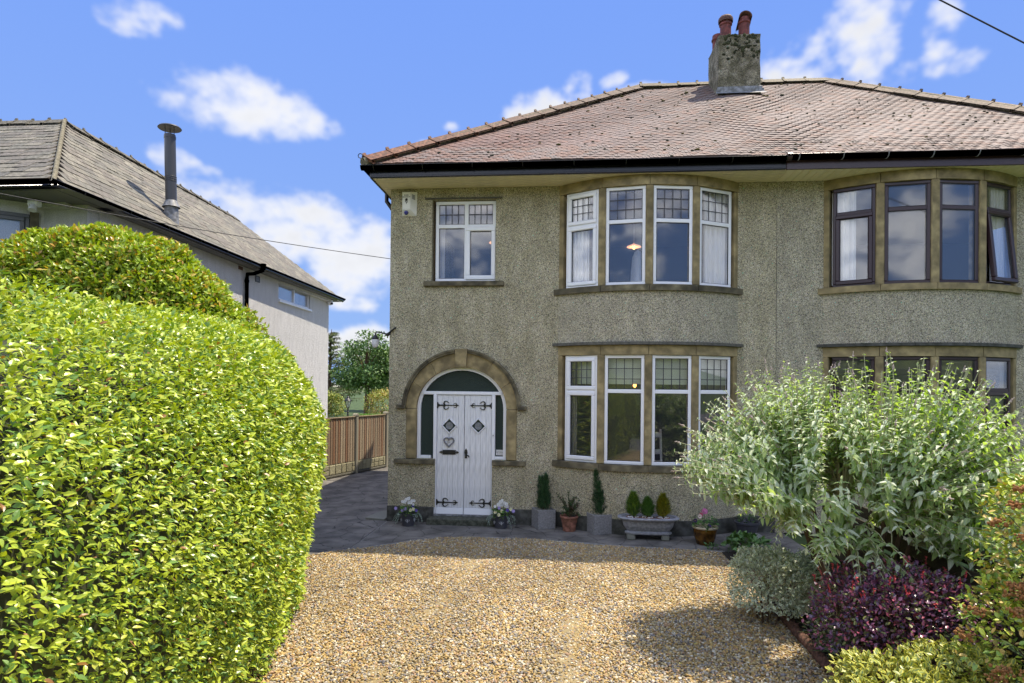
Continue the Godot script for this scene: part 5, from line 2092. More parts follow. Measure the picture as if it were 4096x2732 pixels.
func silver_shrub() -> void:
	var o := thing("shrub", "big silvery green shrub with long felted leaves spilling over the slatted fence", "shrub")
	var trunk := Sh.new()
	var twig := Sh.new()
	var xs := []
	var cs := PackedColorArray()
	var bud := Sh.new()
	bud.col = Color(0.42, 0.34, 0.3)
	var lm := leaf_mesh(0.098, 0.038, 0.2, 0.3, Color(1, 1, 1), Color(1.05, 1.05, 1.0), 0.36)
	var c := Vector3(2.66, 1.16, 4.0)
	# a few thick stems
	var forks := []
	for i in 9:
		var a := TAU * i / 9.0 + R(-0.2, 0.2)
		var foot := Vector3(2.72 + cos(a) * 0.22, 0, 4.0 + sin(a) * 0.16)
		var f := c + Vector3(cos(a) * 0.5, R(-0.3, 0.1), sin(a) * 0.4)
		var mid := foot.lerp(f, 0.5) + Vector3(R(-0.06, 0.06), 0.05, R(-0.06, 0.06))
		trunk.tube([foot, foot.lerp(mid, 0.5) + rv() * 0.015, mid, f], [0.034, 0.029, 0.024, 0.014], 8)
		forks.append(f)
	put("trunk", trunk.mesh(), M.bark, o)
	for k in 1150:
		var az := R(0, TAU)
		var el := asin(R(-0.28, 1.0))
		var d := Vector3(cos(az) * cos(el), sin(el), sin(az) * cos(el))
		d /= pow(pow(absf(d.x), 2.6) + pow(absf(d.y), 2.6) + pow(absf(d.z), 2.6), 1.0 / 2.6)
		var r := Vector3(1.55 if d.x < 0 else 1.75, 1.4, 1.02) * (R(0.86, 1.06) if k % 3 else R(0.6, 0.9))
		var tip := c + d * r
		if d.y < 0.1:
			tip.y -= 0.1
		var floor_y := 0.62 + 0.72 * smoothstep(2.4, 1.2, tip.x)
		if tip.y < floor_y:
			tip.y = floor_y + R(0.0, 0.3)
		var f: Vector3 = forks[k % 9]
		var best := 9.0
		for q in forks:
			if (q as Vector3).distance_to(tip) < best:
				best = (q as Vector3).distance_to(tip)
				f = q
		var mid := f.lerp(tip, 0.5) + Vector3(0, 0.16 - 0.1 * d.y, 0) + rv() * 0.06
		var pts := []
		for i in 7:
			var t := i / 6.0
			pts.append(f.lerp(mid, t).lerp(mid.lerp(tip, t), t))
		twig.tube(pts, [0.009, 0.0075, 0.006, 0.005, 0.004, 0.0035, 0.003], 5)
		var len := (tip - f).length()
		var nodes := int(len * 0.8 / 0.062)
		for i in nodes:
			var t := lerpf(0.28, 0.99, float(i) / maxf(nodes - 1, 1))
			var g := t * 6.0
			var p: Vector3 = (pts[int(g)] as Vector3).lerp(pts[mini(int(g) + 1, 6)], g - int(g))
			var ax: Vector3 = ((pts[mini(int(g) + 1, 6)] as Vector3) - (pts[int(minf(g, 5.0))] as Vector3)).normalized()
			var side := ax.cross(Vector3.UP if i % 2 else Vector3(0.6, 0.2, 0.7)).normalized()
			var sz := (0.55 + 0.5 * sin(PI * clampf(t, 0.2, 0.9))) * R(0.8, 1.15) * (1.0 if t < 0.92 else 0.55)
			for sg in [-1.0, 1.0]:
				if rng.randf() < 0.14:
					continue
				var dirv: Vector3 = (side * sg + ax * R(0.15, 0.6) + Vector3.DOWN * R(0.0, 0.45) + rv() * 0.2).normalized()
				xs.append(aim(p, dirv, Vector3.UP + ax * 0.3 + rv() * 0.25, sz))
				var q := rng.randf()
				var col := Color(0.24, 0.34, 0.14).lerp(Color(0.42, 0.52, 0.22), q)
				if rng.randf() < 0.45:
					col = Color(0.7, 0.75, 0.6)
				cs.append(col)
		if d.y > 0.15 and k % 4 == 0:
			var ax2: Vector3 = ((pts[6] as Vector3) - (pts[5] as Vector3)).normalized()
			for i in 5:
				bud.ball(tip + ax2 * (0.012 * i) + rv() * 0.004, Vector3.ONE * (0.011 - 0.0016 * i), 3)
	put("twigs", twig.mesh(), M.stem, o).set_meta("kind", "stuff")
	put("flower_buds", bud.mesh(true), M.petal, o).set_meta("kind", "stuff")
	foliage(o, lm, M.silver_leaf, xs, cs, 300)

const SPIREA := [[Vector3(3.36, 1.26, 5.75), Vector3(0.6, 0.54, 0.62)], [Vector3(3.2, 0.6, 5.85), Vector3(0.68, 0.56, 0.6)], [Vector3(3.8, 0.8, 5.8), Vector3(0.7, 0.75, 0.6)]]

func border() -> void:
	silver_shrub()
	var cream := leaf_mesh(0.032, 0.02, 0.12, 0.1, Color(0.26, 0.36, 0.2), Color(0.95, 0.95, 0.78), 0.5)
	bush("variegated_bush", "small pale bush with white-edged leaves at the corner of the border", [[Vector3(1.98, 0.36, 3.78), Vector3(0.38, 0.37, 0.38)], [Vector3(2.26, 0.33, 3.72), Vector3(0.33, 0.33, 0.36)]], 10000, cream, M.small_leaf, [Color(0.9, 0.9, 0.9), Color(0.7, 0.75, 0.7), Color(0.95, 0.95, 0.85)], 10, 60)
	var plum := leaf_mesh(0.036, 0.02, 0.1, 0.1, Color.WHITE, Color.WHITE, 0.6)
	var b := bush("barberry_bush", "low dark purple bush with red young shoots in the border", [[Vector3(2.45, 0.42, 4.85), Vector3(0.5, 0.37, 0.5)], [Vector3(2.88, 0.44, 4.85), Vector3(0.5, 0.39, 0.5)], [Vector3(2.66, 0.54, 4.8), Vector3(0.55, 0.36, 0.5)]], 9500, plum, M.purple_leaf, [Color(0.12, 0.045, 0.1), Color(0.18, 0.06, 0.12), Color(0.32, 0.08, 0.12), Color(0.11, 0.075, 0.12), Color(0.16, 0.17, 0.06)], 16, 100)
	for i in 34:
		var d := Vector3(R(-1, 1), R(0.3, 1), R(-0.6, 1)).normalized()
		var p := Vector3(2.68, 0.52, 4.85) + d * Vector3(0.72, 0.38, 0.5)
		var q := p + (d * 0.3 + Vector3.UP * 0.8 + rv() * 0.3).normalized() * R(0.03, 0.08)
		var s := Sh.new()
		s.tube([p, q], [0.003, 0.0015], 5)
		s.col = Color(0.62, 0.06, 0.06)
		for k in 9:
			s.x = aim(p.lerp(q, R(0.1, 1.0)), rv() + Vector3.UP * 0.6, rv() + Vector3.UP, R(0.4, 0.6))
			s.leaf(0.036, 0.018, 0.1, 0.1)
		s.x = Transform3D()
		put("red_shoot", m_col(s.mesh(), Color(0.5, 0.05, 0.06)), M.petal, b)
	var gold := leaf_mesh(0.045, 0.026, 0.12, 0.1, Color(0.1, 0.19, 0.08), Color(0.72, 0.68, 0.1), 0.5)
	bush("golden_variegated_bush", "low bush with yellow-edged green leaves at the foot of the picture", [[Vector3(2.22, 0.2, 5.75), Vector3(0.42, 0.25, 0.6)], [Vector3(2.7, 0.27, 5.7), Vector3(0.5, 0.27, 0.6)]], 5200, gold, M.small_leaf, [Color(0.9, 0.9, 0.9), Color(0.75, 0.8, 0.75), Color(1, 0.95, 0.8)], 14, 120)
	var lime := leaf_mesh(0.045, 0.024, 0.12, 0.15, Color.WHITE, Color.WHITE, 0.55)
	var sp := bush("spirea_bush", "lime green bush with rusty brown faded flower heads at the right edge", SPIREA, 12500, lime, M.small_leaf, [Color(0.34, 0.44, 0.04), Color(0.48, 0.55, 0.06), Color(0.2, 0.32, 0.05), Color(0.5, 0.36, 0.08)], 16, 140)
	for i in 90:
		var k := rng.randi_range(0, 4) % 3
		var d := Vector3(R(-1, 0.5), R(-0.4, 1), R(0.0, 0.8)).normalized()
		var c: Vector3 = SPIREA[k][0]
		var r: Vector3 = SPIREA[k][1]
		var p := c + d * r * 1.02
		var s := Sh.new()
		for q in 34:
			s.col = Color(0.34, 0.14, 0.04).lerp(Color(0.42, 0.22, 0.08), rng.randf())
			var e := rv()
			s.ball(p + Vector3(e.x * 0.05, e.y * 0.02 + 0.012, e.z * 0.05), Vector3.ONE * R(0.007, 0.013), 3)
		put("flower_head", s.mesh(true), M.moss, sp)
	# a few fallen leaves and a seedling on the gravel
	var fallen := Sh.new()
	for i in 60:
		fallen.col = [Color(0.3, 0.2, 0.07), Color(0.16, 0.24, 0.05), Color(0.25, 0.13, 0.06), Color(0.4, 0.36, 0.1)][i % 4]
		fallen.x = aim(Vector3(R(-2.4, 1.9), 0.024, R(1.6, 6.2)), Vector3(R(-1, 1), R(-0.1, 0.2), R(-1, 1)), Vector3.UP + rv() * 0.3, R(0.6, 1.0))
		fallen.leaf(0.045, 0.022, 0.2, 0.2)
	var fl := put("fallen_leaves", fallen.mesh(true), M.small_leaf)
	fl.set_meta("kind", "stuff")
	tag(fl, "few fallen leaves scattered on the gravel", "leaves")
	# low plants at the corner of the border
	var st := thing("stone", "pale lump of stone at the corner of the border by the wall", "stone", Vector3(2.72, 0.06, 0.75))
	var sh := Sh.new()
	sh.ball(Vector3.ZERO, Vector3(0.15, 0.09, 0.11), 10, 0.6, 40)
	put("lump", sh.mesh(), M.block, st)
	var broad := leaf_mesh(0.09, 0.06, 0.14, 0.25)
	bush("leafy_plant", "low leafy green plant on the gravel edge below the silvery shrub", [[Vector3(2.5, 0.1, 1.25), Vector3(0.3, 0.12, 0.25)]], 220, broad, M.small_leaf, [Color(0.08, 0.17, 0.04), Color(0.12, 0.22, 0.06)], 8, 60, 0.5, 0.3)
	bush("weed", "small weed sprouting at the gravel edge in front of the brown pot", [[Vector3(2.05, 0.03, 1.16), Vector3(0.13, 0.05, 0.05)]], 60, leaf_mesh(0.04, 0.025, 0.1, 0.2), M.small_leaf, [Color(0.08, 0.17, 0.04)], 4, 0, 0.5, 0.2)
	var strap := leaf_mesh(0.22, 0.012, 0.2, 0.6)
	bush("grass_tuft", "thin grassy tuft beside the rope edging under the purple bush", [[Vector3(2.32, 0.05, 4.45), Vector3(0.16, 0.1, 0.45)]], 260, strap, M.small_leaf, [Color(0.2, 0.24, 0.16), Color(0.12, 0.18, 0.07)], 3, 0, 0.9, 0.0, Vector2(0.6, 1.1), "grass")


# ---------------------------------------------------------------- pots by the wall
func conifer(o: Node, at: Vector3, h: float, r: float, cols: Array, tips: Array) -> void:
	# tips: offsets and heights of its leaders
	var s := Sh.new()
	var st := Sh.new()
	for t in tips:
		var top: Vector3 = at + Vector3(t[0], t[1] * h, t[2])
		st.tube([at, at.lerp(top, 0.5), top], [0.008, 0.006, 0.002], 6)
		for i in int(420 * t[1]):
			var v := pow(rng.randf(), 0.85)
			var w: float = r * (sin(PI * clampf(0.18 + 0.82 * v, 0, 1)) * 0.85 + 0.12) * t[3]
			var a := R(0, TAU)
			var rr: float = w * lerpf(0.35, 1.0, sqrt(rng.randf()))
			var p := (at + Vector3(0, 0.02, 0)).lerp(top, v) + Vector3(cos(a) * rr, 0, sin(a) * rr)
			var d := Vector3(cos(a) * 0.55, R(0.7, 1.3), sin(a) * 0.55) + rv() * 0.35
			s.col = (cols[rng.randi_range(0, cols.size() - 1)] as Color) * R(0.7, 1.3)
			s.x = aim(p, d, Vector3(cos(a), 0.2, sin(a)) + rv() * 0.4)
			for q in 3:
				var g := s.x
				s.x = g * Transform3D(Basis(Vector3.UP, (q - 1) * 0.5), Vector3(0.012 * q, 0, 0))
				s.tri(Vector3(0, 0, -0.005), Vector3(0, 0, 0.005), Vector3(R(0.035, 0.055), 0.004, 0))
				s.x = g
	s.x = Transform3D()
	put("stem", st.mesh(), M.bark, o)
	put("foliage", s.mesh(true), M.small_leaf, o).set_meta("kind", "stuff")

func flower(o: Node, p: Vector3, face: Vector3, size: float, petal: Color, eye: Color) -> void:
	var s := Sh.new()
	var b := aim(p, face.cross(Vector3.UP) + Vector3(0.01, 0, 0), face)
	for i in 5:
		s.col = petal * R(0.9, 1.1)
		s.x = b * Transform3D(Basis(Vector3.UP, i * TAU / 5.0), Vector3(0, 0.002 * i, 0))
		s.leaf(size, size * 0.95, 0.12, -0.12, Color(0.8, 0.8, 0.8), Color(1.1, 1.1, 1.1), 0.7)
	s.x = b
	s.col = eye
	s.ball(Vector3(0, 0.004, 0), Vector3(size * 0.35, 0.006, size * 0.35), 4)
	put("flower", s.mesh(true), M.petal, o)

func pots() -> void:
	for k in 2:
		var at: Vector3 = [Vector3(-2.55, 0, 0.27), Vector3(-1.04, 0, 0.24)][k]
		var o := thing("flower_pot", ["dark grey pot of pansies with trailing foliage left of the front doors", "dark grey pot of pansies with trailing foliage right of the front doors"][k], "flower pot", at, 0.0, "pansy pots beside the door")
		var s := Sh.new()
		s.lathe([Vector2(0.0, 0.0), Vector2(0.095, 0.0), Vector2(0.102, 0.012), Vector2(0.1, 0.03), Vector2(0.125, 0.185), Vector2(0.135, 0.19), Vector2(0.137, 0.205), Vector2(0.128, 0.21), Vector2(0.118, 0.2), Vector2(0.115, 0.16), Vector2(0.0, 0.16)], 36)
		put("pot", s.mesh(), M.grey_plastic, o)
		s = Sh.new()
		for e in [0.0, 1.0, -1.0]:
			s.x = Transform3D(Basis(Vector3.UP, e * 1.15 + 0.15), Vector3.ZERO) * Transform3D(Basis(Vector3.RIGHT, -0.165), Vector3(0, 0.1, 0.1145))
			for sg in [-1.0, 1.0]:
				s.ribbon([Vector2(0, -0.03), Vector2(sg * 0.012, -0.012), Vector2(sg * 0.03, -0.004), Vector2(sg * 0.036, 0.01), Vector2(sg * 0.022, 0.014)], [0.004, 0.006, 0.006, 0.005, 0.002], 0.0, 0.003)
				s.ribbon([Vector2(0, -0.012), Vector2(sg * 0.012, 0.012), Vector2(sg * 0.01, 0.034)], [0.005, 0.006, 0.002], 0.0, 0.003)
			s.ribbon([Vector2(0, -0.036), Vector2(0, 0.01), Vector2(0, 0.042)], [0.004, 0.005, 0.002], 0.0, 0.0031)
		s.x = Transform3D()
		put("emblem", s.mesh(), M.silver, o)
		s = Sh.new()
		for i in 170:
			var a := R(0, TAU)
			var rr := 0.14 * sqrt(rng.randf())
			s.col = Color(0.06, 0.16, 0.02).lerp(Color(0.14, 0.27, 0.03), rng.randf())
			s.x = aim(Vector3(cos(a) * rr, R(0.18, 0.31), sin(a) * rr), Vector3(cos(a), R(-0.2, 0.6), sin(a)) + rv() * 0.5, Vector3.UP + rv() * 0.4)
			s.leaf(0.045, 0.025, 0.1, 0.2)
		# grey trailing stems
		for i in 16:
			var a: float = [R(2.4, 4.2), R(-0.9, 0.8)][i % 2]
			var p := Vector3(cos(a) * 0.12, 0.2, -sin(a) * 0.12 + 0.03)
			var l := R(0.08, 0.2)
			for q in 16:
				var t := q / 15.0
				var w := p + Vector3(cos(a) * (0.03 + 0.08 * t), -l * t * t * 1.1 + 0.03 * t, -sin(a) * 0.08 * t)
				s.col = Color(0.26, 0.33, 0.28) * R(0.7, 1.2)
				s.x = aim(w, rv() + Vector3(cos(a), -0.5, 0), rv() + Vector3.UP)
				s.leaf(0.022, 0.013, 0.1, 0.1)
		s.x = Transform3D()
		put("foliage", s.mesh(true), M.small_leaf, o).set_meta("kind", "stuff")
		for i in 17:
			var p := Vector3(R(-0.11, 0.12), R(0.32, 0.46), R(-0.06, 0.1))
			p.y = 0.33 + 0.11 * rng.randf() * (1.0 - absf(p.x) * 4.0) + 0.02
			flower(o, p, Vector3(R(-0.5, 0.5), 0.3, 1), R(0.02, 0.028), Color(0.78, 0.78, 0.76), Color(0.6, 0.6, 0.5))
		var spots := [[Vector3(0.07, 0.27, 0.12), 0], [Vector3(0.11, 0.285, 0.1), 0], [Vector3(-0.06, 0.26, 0.13), 1], [Vector3(-0.19, 0.28, 0.06), 1], [Vector3(0.09, 0.32, 0.04), 2], [Vector3(-0.02, 0.29, 0.12), 1], [Vector3(0.15, 0.26, 0.08), 2]] if k == 0 else [[Vector3(-0.08, 0.27, 0.12), 0], [Vector3(-0.02, 0.235, 0.15), 0], [Vector3(0.02, 0.29, 0.11), 0], [Vector3(-0.02, 0.33, 0.08), 1], [Vector3(0.1, 0.35, 0.05), 1], [Vector3(0.2, 0.28, 0.05), 1], [Vector3(0.16, 0.31, 0.05), 0], [Vector3(0.11, 0.3, 0.1), 2]]
		for q in spots:
			flower(o, q[0], Vector3(R(-0.4, 0.4), 0.25, 1), 0.028, [Color(0.75, 0.74, 0.5), Color(0.38, 0.3, 0.66), Color(0.12, 0.08, 0.42)][q[1]], [Color(0.7, 0.55, 0.03), Color(0.5, 0.42, 0.6), Color(0.1, 0.05, 0.2)][q[1]])
	# two cement cubes with upright conifers
	for k in 2:
		var at: Vector3 = [Vector3(-0.365, 0, 0.105), Vector3(0.51, 0, 0.36)][k]
		var turn: float = [0.42, 0.4][k]
		var o := thing("cube_planter", ["grey cement cube planter with twin-topped conifer, nearer the front doors", "grey cement cube planter with tall pointed conifer, left of the trough"][k], "planter", at, turn, "cube planters against the wall")
		var s := Sh.new()
		var z := 0.3
		s.cbox(Vector3(0, z / 2, 0), Vector3(0.29, z - 0.04, 0.29), 0.006)
		for e in 4:
			s.x = Transform3D(Basis(Vector3.UP, e * PI / 2), Vector3.ZERO)
			s.cbox(Vector3(0.0, z / 2, 0.1425), Vector3(0.2946, z, 0.015), 0.004)
		s.x = Transform3D()
		put("box", s.mesh(), M.cement, o)
		s = Sh.new()
		s.box(Vector3(0, 0.275, 0), Vector3(0.265, 0.012, 0.265))
		for i in 60:
			s.ball(Vector3(R(-0.12, 0.12), 0.283, R(-0.12, 0.12)), Vector3.ONE * R(0.007, 0.013), 3, 0.3, i)
		put("soil", s.mesh(), M.block, o)
		if k == 0:
			conifer(o, Vector3(0, 0.27, 0), 0.58, 0.115, [Color(0.035, 0.09, 0.035), Color(0.06, 0.13, 0.05), Color(0.045, 0.1, 0.045)], [[-0.06, 0.93, 0.0, 0.62], [0.035, 0.98, 0.01, 0.62], [0.0, 0.62, 0.02, 1.0], [0.03, 0.5, 0.03, 1.05]])
		else:
			conifer(o, Vector3(0, 0.27, 0), 0.7, 0.12, [Color(0.03, 0.085, 0.035), Color(0.055, 0.12, 0.045), Color(0.04, 0.1, 0.04)], [[-0.06, 1.0, 0.0, 0.5], [0.06, 0.62, 0.0, 0.6], [0.0, 0.5, 0.02, 1.1], [-0.02, 0.72, 0.02, 0.75]])
	# terracotta pot
	var tp := thing("terracotta_pot", "terracotta pot with a dark leafy shrub between the two cube planters", "flower pot", Vector3(0.048, 0, 0.3))
	var sh := Sh.new()
	sh.lathe([Vector2(0.0, 0.0), Vector2(0.095, 0.0), Vector2(0.1, 0.01), Vector2(0.104, 0.03), Vector2(0.1, 0.034), Vector2(0.128, 0.185), Vector2(0.132, 0.19), Vector2(0.132, 0.2), Vector2(0.142, 0.205), Vector2(0.15, 0.22), Vector2(0.148, 0.24), Vector2(0.135, 0.243), Vector2(0.125, 0.2), Vector2(0.0, 0.2)], 40)
	put("pot", sh.mesh(), M.terracotta, tp)
	var lf := Sh.new()
	var tw := Sh.new()
	for i in 22:
		var a := R(0, TAU)
		var tip := Vector3(cos(a) * R(0.05, 0.23), R(0.33, 0.62), sin(a) * R(0.05, 0.18))
		if i < 4:
			tip.y = R(0.24, 0.32)
		var mid := tip * 0.5 + Vector3(0, 0.16, 0)
		tw.tube([Vector3(0, 0.2, 0), mid, tip], [0.004, 0.003, 0.0015], 5)
		for q in 22:
			var t := R(0.3, 1.0)
			var p := Vector3(0, 0.2, 0).lerp(mid, t).lerp(mid.lerp(tip, t), t)
			lf.col = Color(0.035, 0.06, 0.025).lerp(Color(0.08, 0.13, 0.04), rng.randf())
			if rng.randf() < 0.12:
				lf.col = Color(0.12, 0.07, 0.05)
			lf.x = aim(p, rv() + Vector3(0, 0.3, 0), Vector3.UP + rv() * 0.5)
			lf.leaf(0.042, 0.019, 0.15, 0.15)
	put("stem", tw.mesh(), M.bark, tp)
	put("foliage", lf.mesh(true), M.small_leaf, tp).set_meta("kind", "stuff")
	# trough on two blocks
	for k in 2:
		var bl := thing("block", ["left concrete block under the grey trough", "right concrete block under the grey trough"][k], "block", [Vector3(0.97, 0.04, 0.66), Vector3(1.47, 0.04, 0.66)][k])
		sh = Sh.new()
		sh.cbox(Vector3.ZERO, Vector3(0.115, 0.08, 0.2), 0.012)
		put("lump", sh.mesh(), M.block, bl)
	var tr := thing("trough", "long oval grey trough planter with fluted sides on two blocks", "planter", Vector3(1.225, 0.081, 0.68))
	sh = Sh.new()
	var prof := [Vector2(0.0, 0.0), Vector2(0.33, 0.0), Vector2(0.345, 0.012), Vector2(0.345, 0.03), Vector2(0.325, 0.04), Vector2(0.31, 0.05), Vector2(0.335, 0.075), Vector2(0.365, 0.12), Vector2(0.38, 0.175), Vector2(0.385, 0.2), Vector2(0.42, 0.22), Vector2(0.45, 0.235), Vector2(0.455, 0.25), Vector2(0.44, 0.262), Vector2(0.4, 0.262), Vector2(0.385, 0.235), Vector2(0.0, 0.235)]
	# a stadium plan: stretch along x about a half length
	var k2 := 64
	for i in prof.size() - 1:
		for j in k2:
			var f := func(q: Vector2, jj: int) -> Vector3:
				var t := TAU * jj / k2
				var flute := 1.0
				if q.y > 0.07 and q.y < 0.18:
					flute = 1.0 - 0.014 * (jj % 2)
				var rx := q.x * flute
				var rz := maxf(q.x - 0.235, 0.0) * flute
				return Vector3(signf(cos(t)) * pow(absf(cos(t)), 0.72) * rx, q.y, -signf(sin(t)) * pow(absf(sin(t)), 0.8) * rz)
			sh.quad(f.call(prof[i], j), f.call(prof[i], j + 1), f.call(prof[i + 1], j + 1), f.call(prof[i + 1], j))
	put("bowl", sh.mesh(), M.trough, tr)
	var cc := [[Color(0.1, 0.19, 0.025), Color(0.16, 0.26, 0.03), Color(0.06, 0.13, 0.03)], [Color(0.06, 0.15, 0.03), Color(0.1, 0.21, 0.035)], [Color(0.27, 0.25, 0.015), Color(0.2, 0.2, 0.02), Color(0.16, 0.19, 0.02)]]
	var cl := ["left mini conifer in a clay pot inside the trough, bright green", "middle and smallest mini conifer in a clay pot inside the trough", "golden mini conifer in a clay pot at the right of the trough"]
	for k in 3:
		var o := thing("potted_conifer", cl[k], "conifer", Vector3([1.0, 1.215, 1.44][k], 0.32, 0.68), 0.0, "mini conifers in the trough")
		sh = Sh.new()
		sh.lathe([Vector2(0.07, -0.03), Vector2(0.098, 0.0), Vector2(0.104, 0.008), Vector2(0.098, 0.014), Vector2(0.088, 0.008), Vector2(0.0, 0.004)], 28)
		put("pot", sh.mesh(), M.terracotta, o)
		sh = Sh.new()
		for i in 26:
			var a := R(0, TAU)
			sh.ball(Vector3(cos(a) * R(0.03, 0.08), 0.01, sin(a) * R(0.03, 0.08)), Vector3.ONE * R(0.006, 0.014), 3, 0.3, i)
		put("pebbles", sh.mesh(), M.card, o).set_meta("kind", "stuff")
		conifer(o, Vector3(0, 0.005, 0), [0.36, 0.28, 0.34][k], [0.095, 0.082, 0.09][k], cc[k], [[0.0, 1.0, 0.0, 0.8], [0.02, 0.8, 0.01, 1.05], [-0.02, 0.85, 0.0, 0.95]])
	# glazed pot
	var gp := thing("glazed_pot", "shiny amber-brown glazed pot with pink and purple flowers", "flower pot", Vector3(2.02, 0, 0.84))
	sh = Sh.new()
	sh.lathe([Vector2(0.0, 0.0), Vector2(0.115, 0.0), Vector2(0.12, 0.01), Vector2(0.15, 0.1), Vector2(0.165, 0.18), Vector2(0.168, 0.23)], 40)
	put("pot", sh.mesh(), M.glaze, gp)
	sh = Sh.new()
	sh.lathe([Vector2(0.168, 0.23), Vector2(0.182, 0.236), Vector2(0.186, 0.252), Vector2(0.176, 0.263), Vector2(0.16, 0.258), Vector2(0.155, 0.23), Vector2(0.0, 0.225)], 40)
	put("rim", sh.mesh(), M.glaze_rim, gp)
	sh = Sh.new()
	for i in 150:
		var a := R(0, TAU)
		var rr := 0.17 * sqrt(rng.randf())
		sh.col = Color(0.04, 0.12, 0.025).lerp(Color(0.09, 0.2, 0.04), rng.randf())
		sh.x = aim(Vector3(cos(a) * rr, R(0.23, 0.38), sin(a) * rr), Vector3(cos(a), 0.2, sin(a)) + rv() * 0.5, Vector3.UP + rv() * 0.4)
		sh.leaf(0.055, 0.034, 0.1, 0.2)
	sh.x = Transform3D()
	sh.col = Color(0.1, 0.16, 0.04)
	sh.tube([Vector3(0, 0.24, 0), Vector3(-0.01, 0.46, 0.0)], [0.003], 5)
	put("foliage", sh.mesh(true), M.small_leaf, gp).set_meta("kind", "stuff")
	for i in 7:
		flower(gp, Vector3(-0.005 + R(-0.025, 0.025), 0.475 + R(-0.02, 0.02), R(-0.02, 0.03)), Vector3(R(-0.6, 0.6), 0.3, 1), 0.028, Color(0.66, 0.2, 0.42), Color(0.7, 0.4, 0.5))
	for q in [[Vector3(-0.15, 0.34, 0.03), Color(0.05, 0.02, 0.09)], [Vector3(0.03, 0.29, 0.13), Color(0.1, 0.05, 0.3)], [Vector3(-0.07, 0.43, 0.04), Color(0.55, 0.08, 0.16)], [Vector3(-0.09, 0.41, 0.06), Color(0.75, 0.6, 0.55)]]:
		flower(gp, q[0], Vector3(R(-0.4, 0.4), 0.2, 1), 0.032, q[1], Color(0.2, 0.15, 0.05))
	var dp := thing("flower_pot", "dark grey bowl planter half hidden behind the silvery shrub", "flower pot", Vector3(2.77, 0, 0.3))
	sh = Sh.new()
	sh.lathe([Vector2(0.0, 0.0), Vector2(0.12, 0.0), Vector2(0.165, 0.18), Vector2(0.185, 0.2), Vector2(0.188, 0.225), Vector2(0.17, 0.23), Vector2(0.15, 0.19), Vector2(0.0, 0.19)], 36)
	put("pot", sh.mesh(), M.grey_plastic, dp)
	sh = Sh.new()
	for i in 60:
		var a := R(0, TAU)
		sh.col = Color(0.06, 0.13, 0.03) * R(0.7, 1.3)
		sh.x = aim(Vector3(cos(a) * 0.1, R(0.2, 0.3), sin(a) * 0.1), Vector3(cos(a), 0.5, sin(a)) + rv() * 0.5, Vector3.UP)
		sh.leaf(0.06, 0.03, 0.1, 0.2)
	sh.x = Transform3D()
	put("foliage", sh.mesh(true), M.small_leaf, dp).set_meta("kind", "stuff")


# ---------------------------------------------------------------- beyond the gardens
func tree(called: String, label: String, at: Vector3, h: float, r: float, cols: Array, n: int, leaf: float, group := "") -> void:
	var o := thing(called, label, "tree", at, 0.0, group)
	var st := Sh.new()
	var xs := []
	var cs := PackedColorArray()
	st.tube([Vector3.ZERO, Vector3(0.1, h * 0.3, 0), Vector3(0, h * 0.6, 0.1), Vector3(0.1, h * 0.92, 0)], [h * 0.03, h * 0.024, h * 0.015, h * 0.004], 8)
	var lm := leaf_mesh(leaf, leaf * 0.62, 0.1, 0.1)
	var clumps := []
	for i in 34:
		var d := rv().normalized()
		var c := Vector3(0, h * 0.6, 0) + Vector3(d.x * r, d.y * h * 0.38, d.z * r) * pow(rng.randf(), 0.4) * 0.88
		clumps.append([c, r * R(0.2, 0.36)])
		st.tube([Vector3(0, h * 0.35, 0), Vector3(c.x * 0.4, lerpf(h * 0.4, c.y, 0.6), c.z * 0.4), c], [h * 0.01, h * 0.006, h * 0.002], 5)
	for i in n:
		var q: Array = clumps[i % clumps.size()]
		var d := rv().normalized()
		var p: Vector3 = q[0] + d * q[1] * Vector3(1.25, 0.85, 1.25) * pow(rng.randf(), 0.35)
		xs.append(aim(p, d * 0.4 + rv(), Vector3.UP * 0.8 + d * 0.5 + rv() * 0.4, R(0.7, 1.3)))
		cs.append((cols[rng.randi_range(0, cols.size() - 1)] as Color) * R(0.75, 1.25))
	put("trunk", st.mesh(), M.bark, o)
	many("crown", lm, M.far_leaf, xs, cs, o)

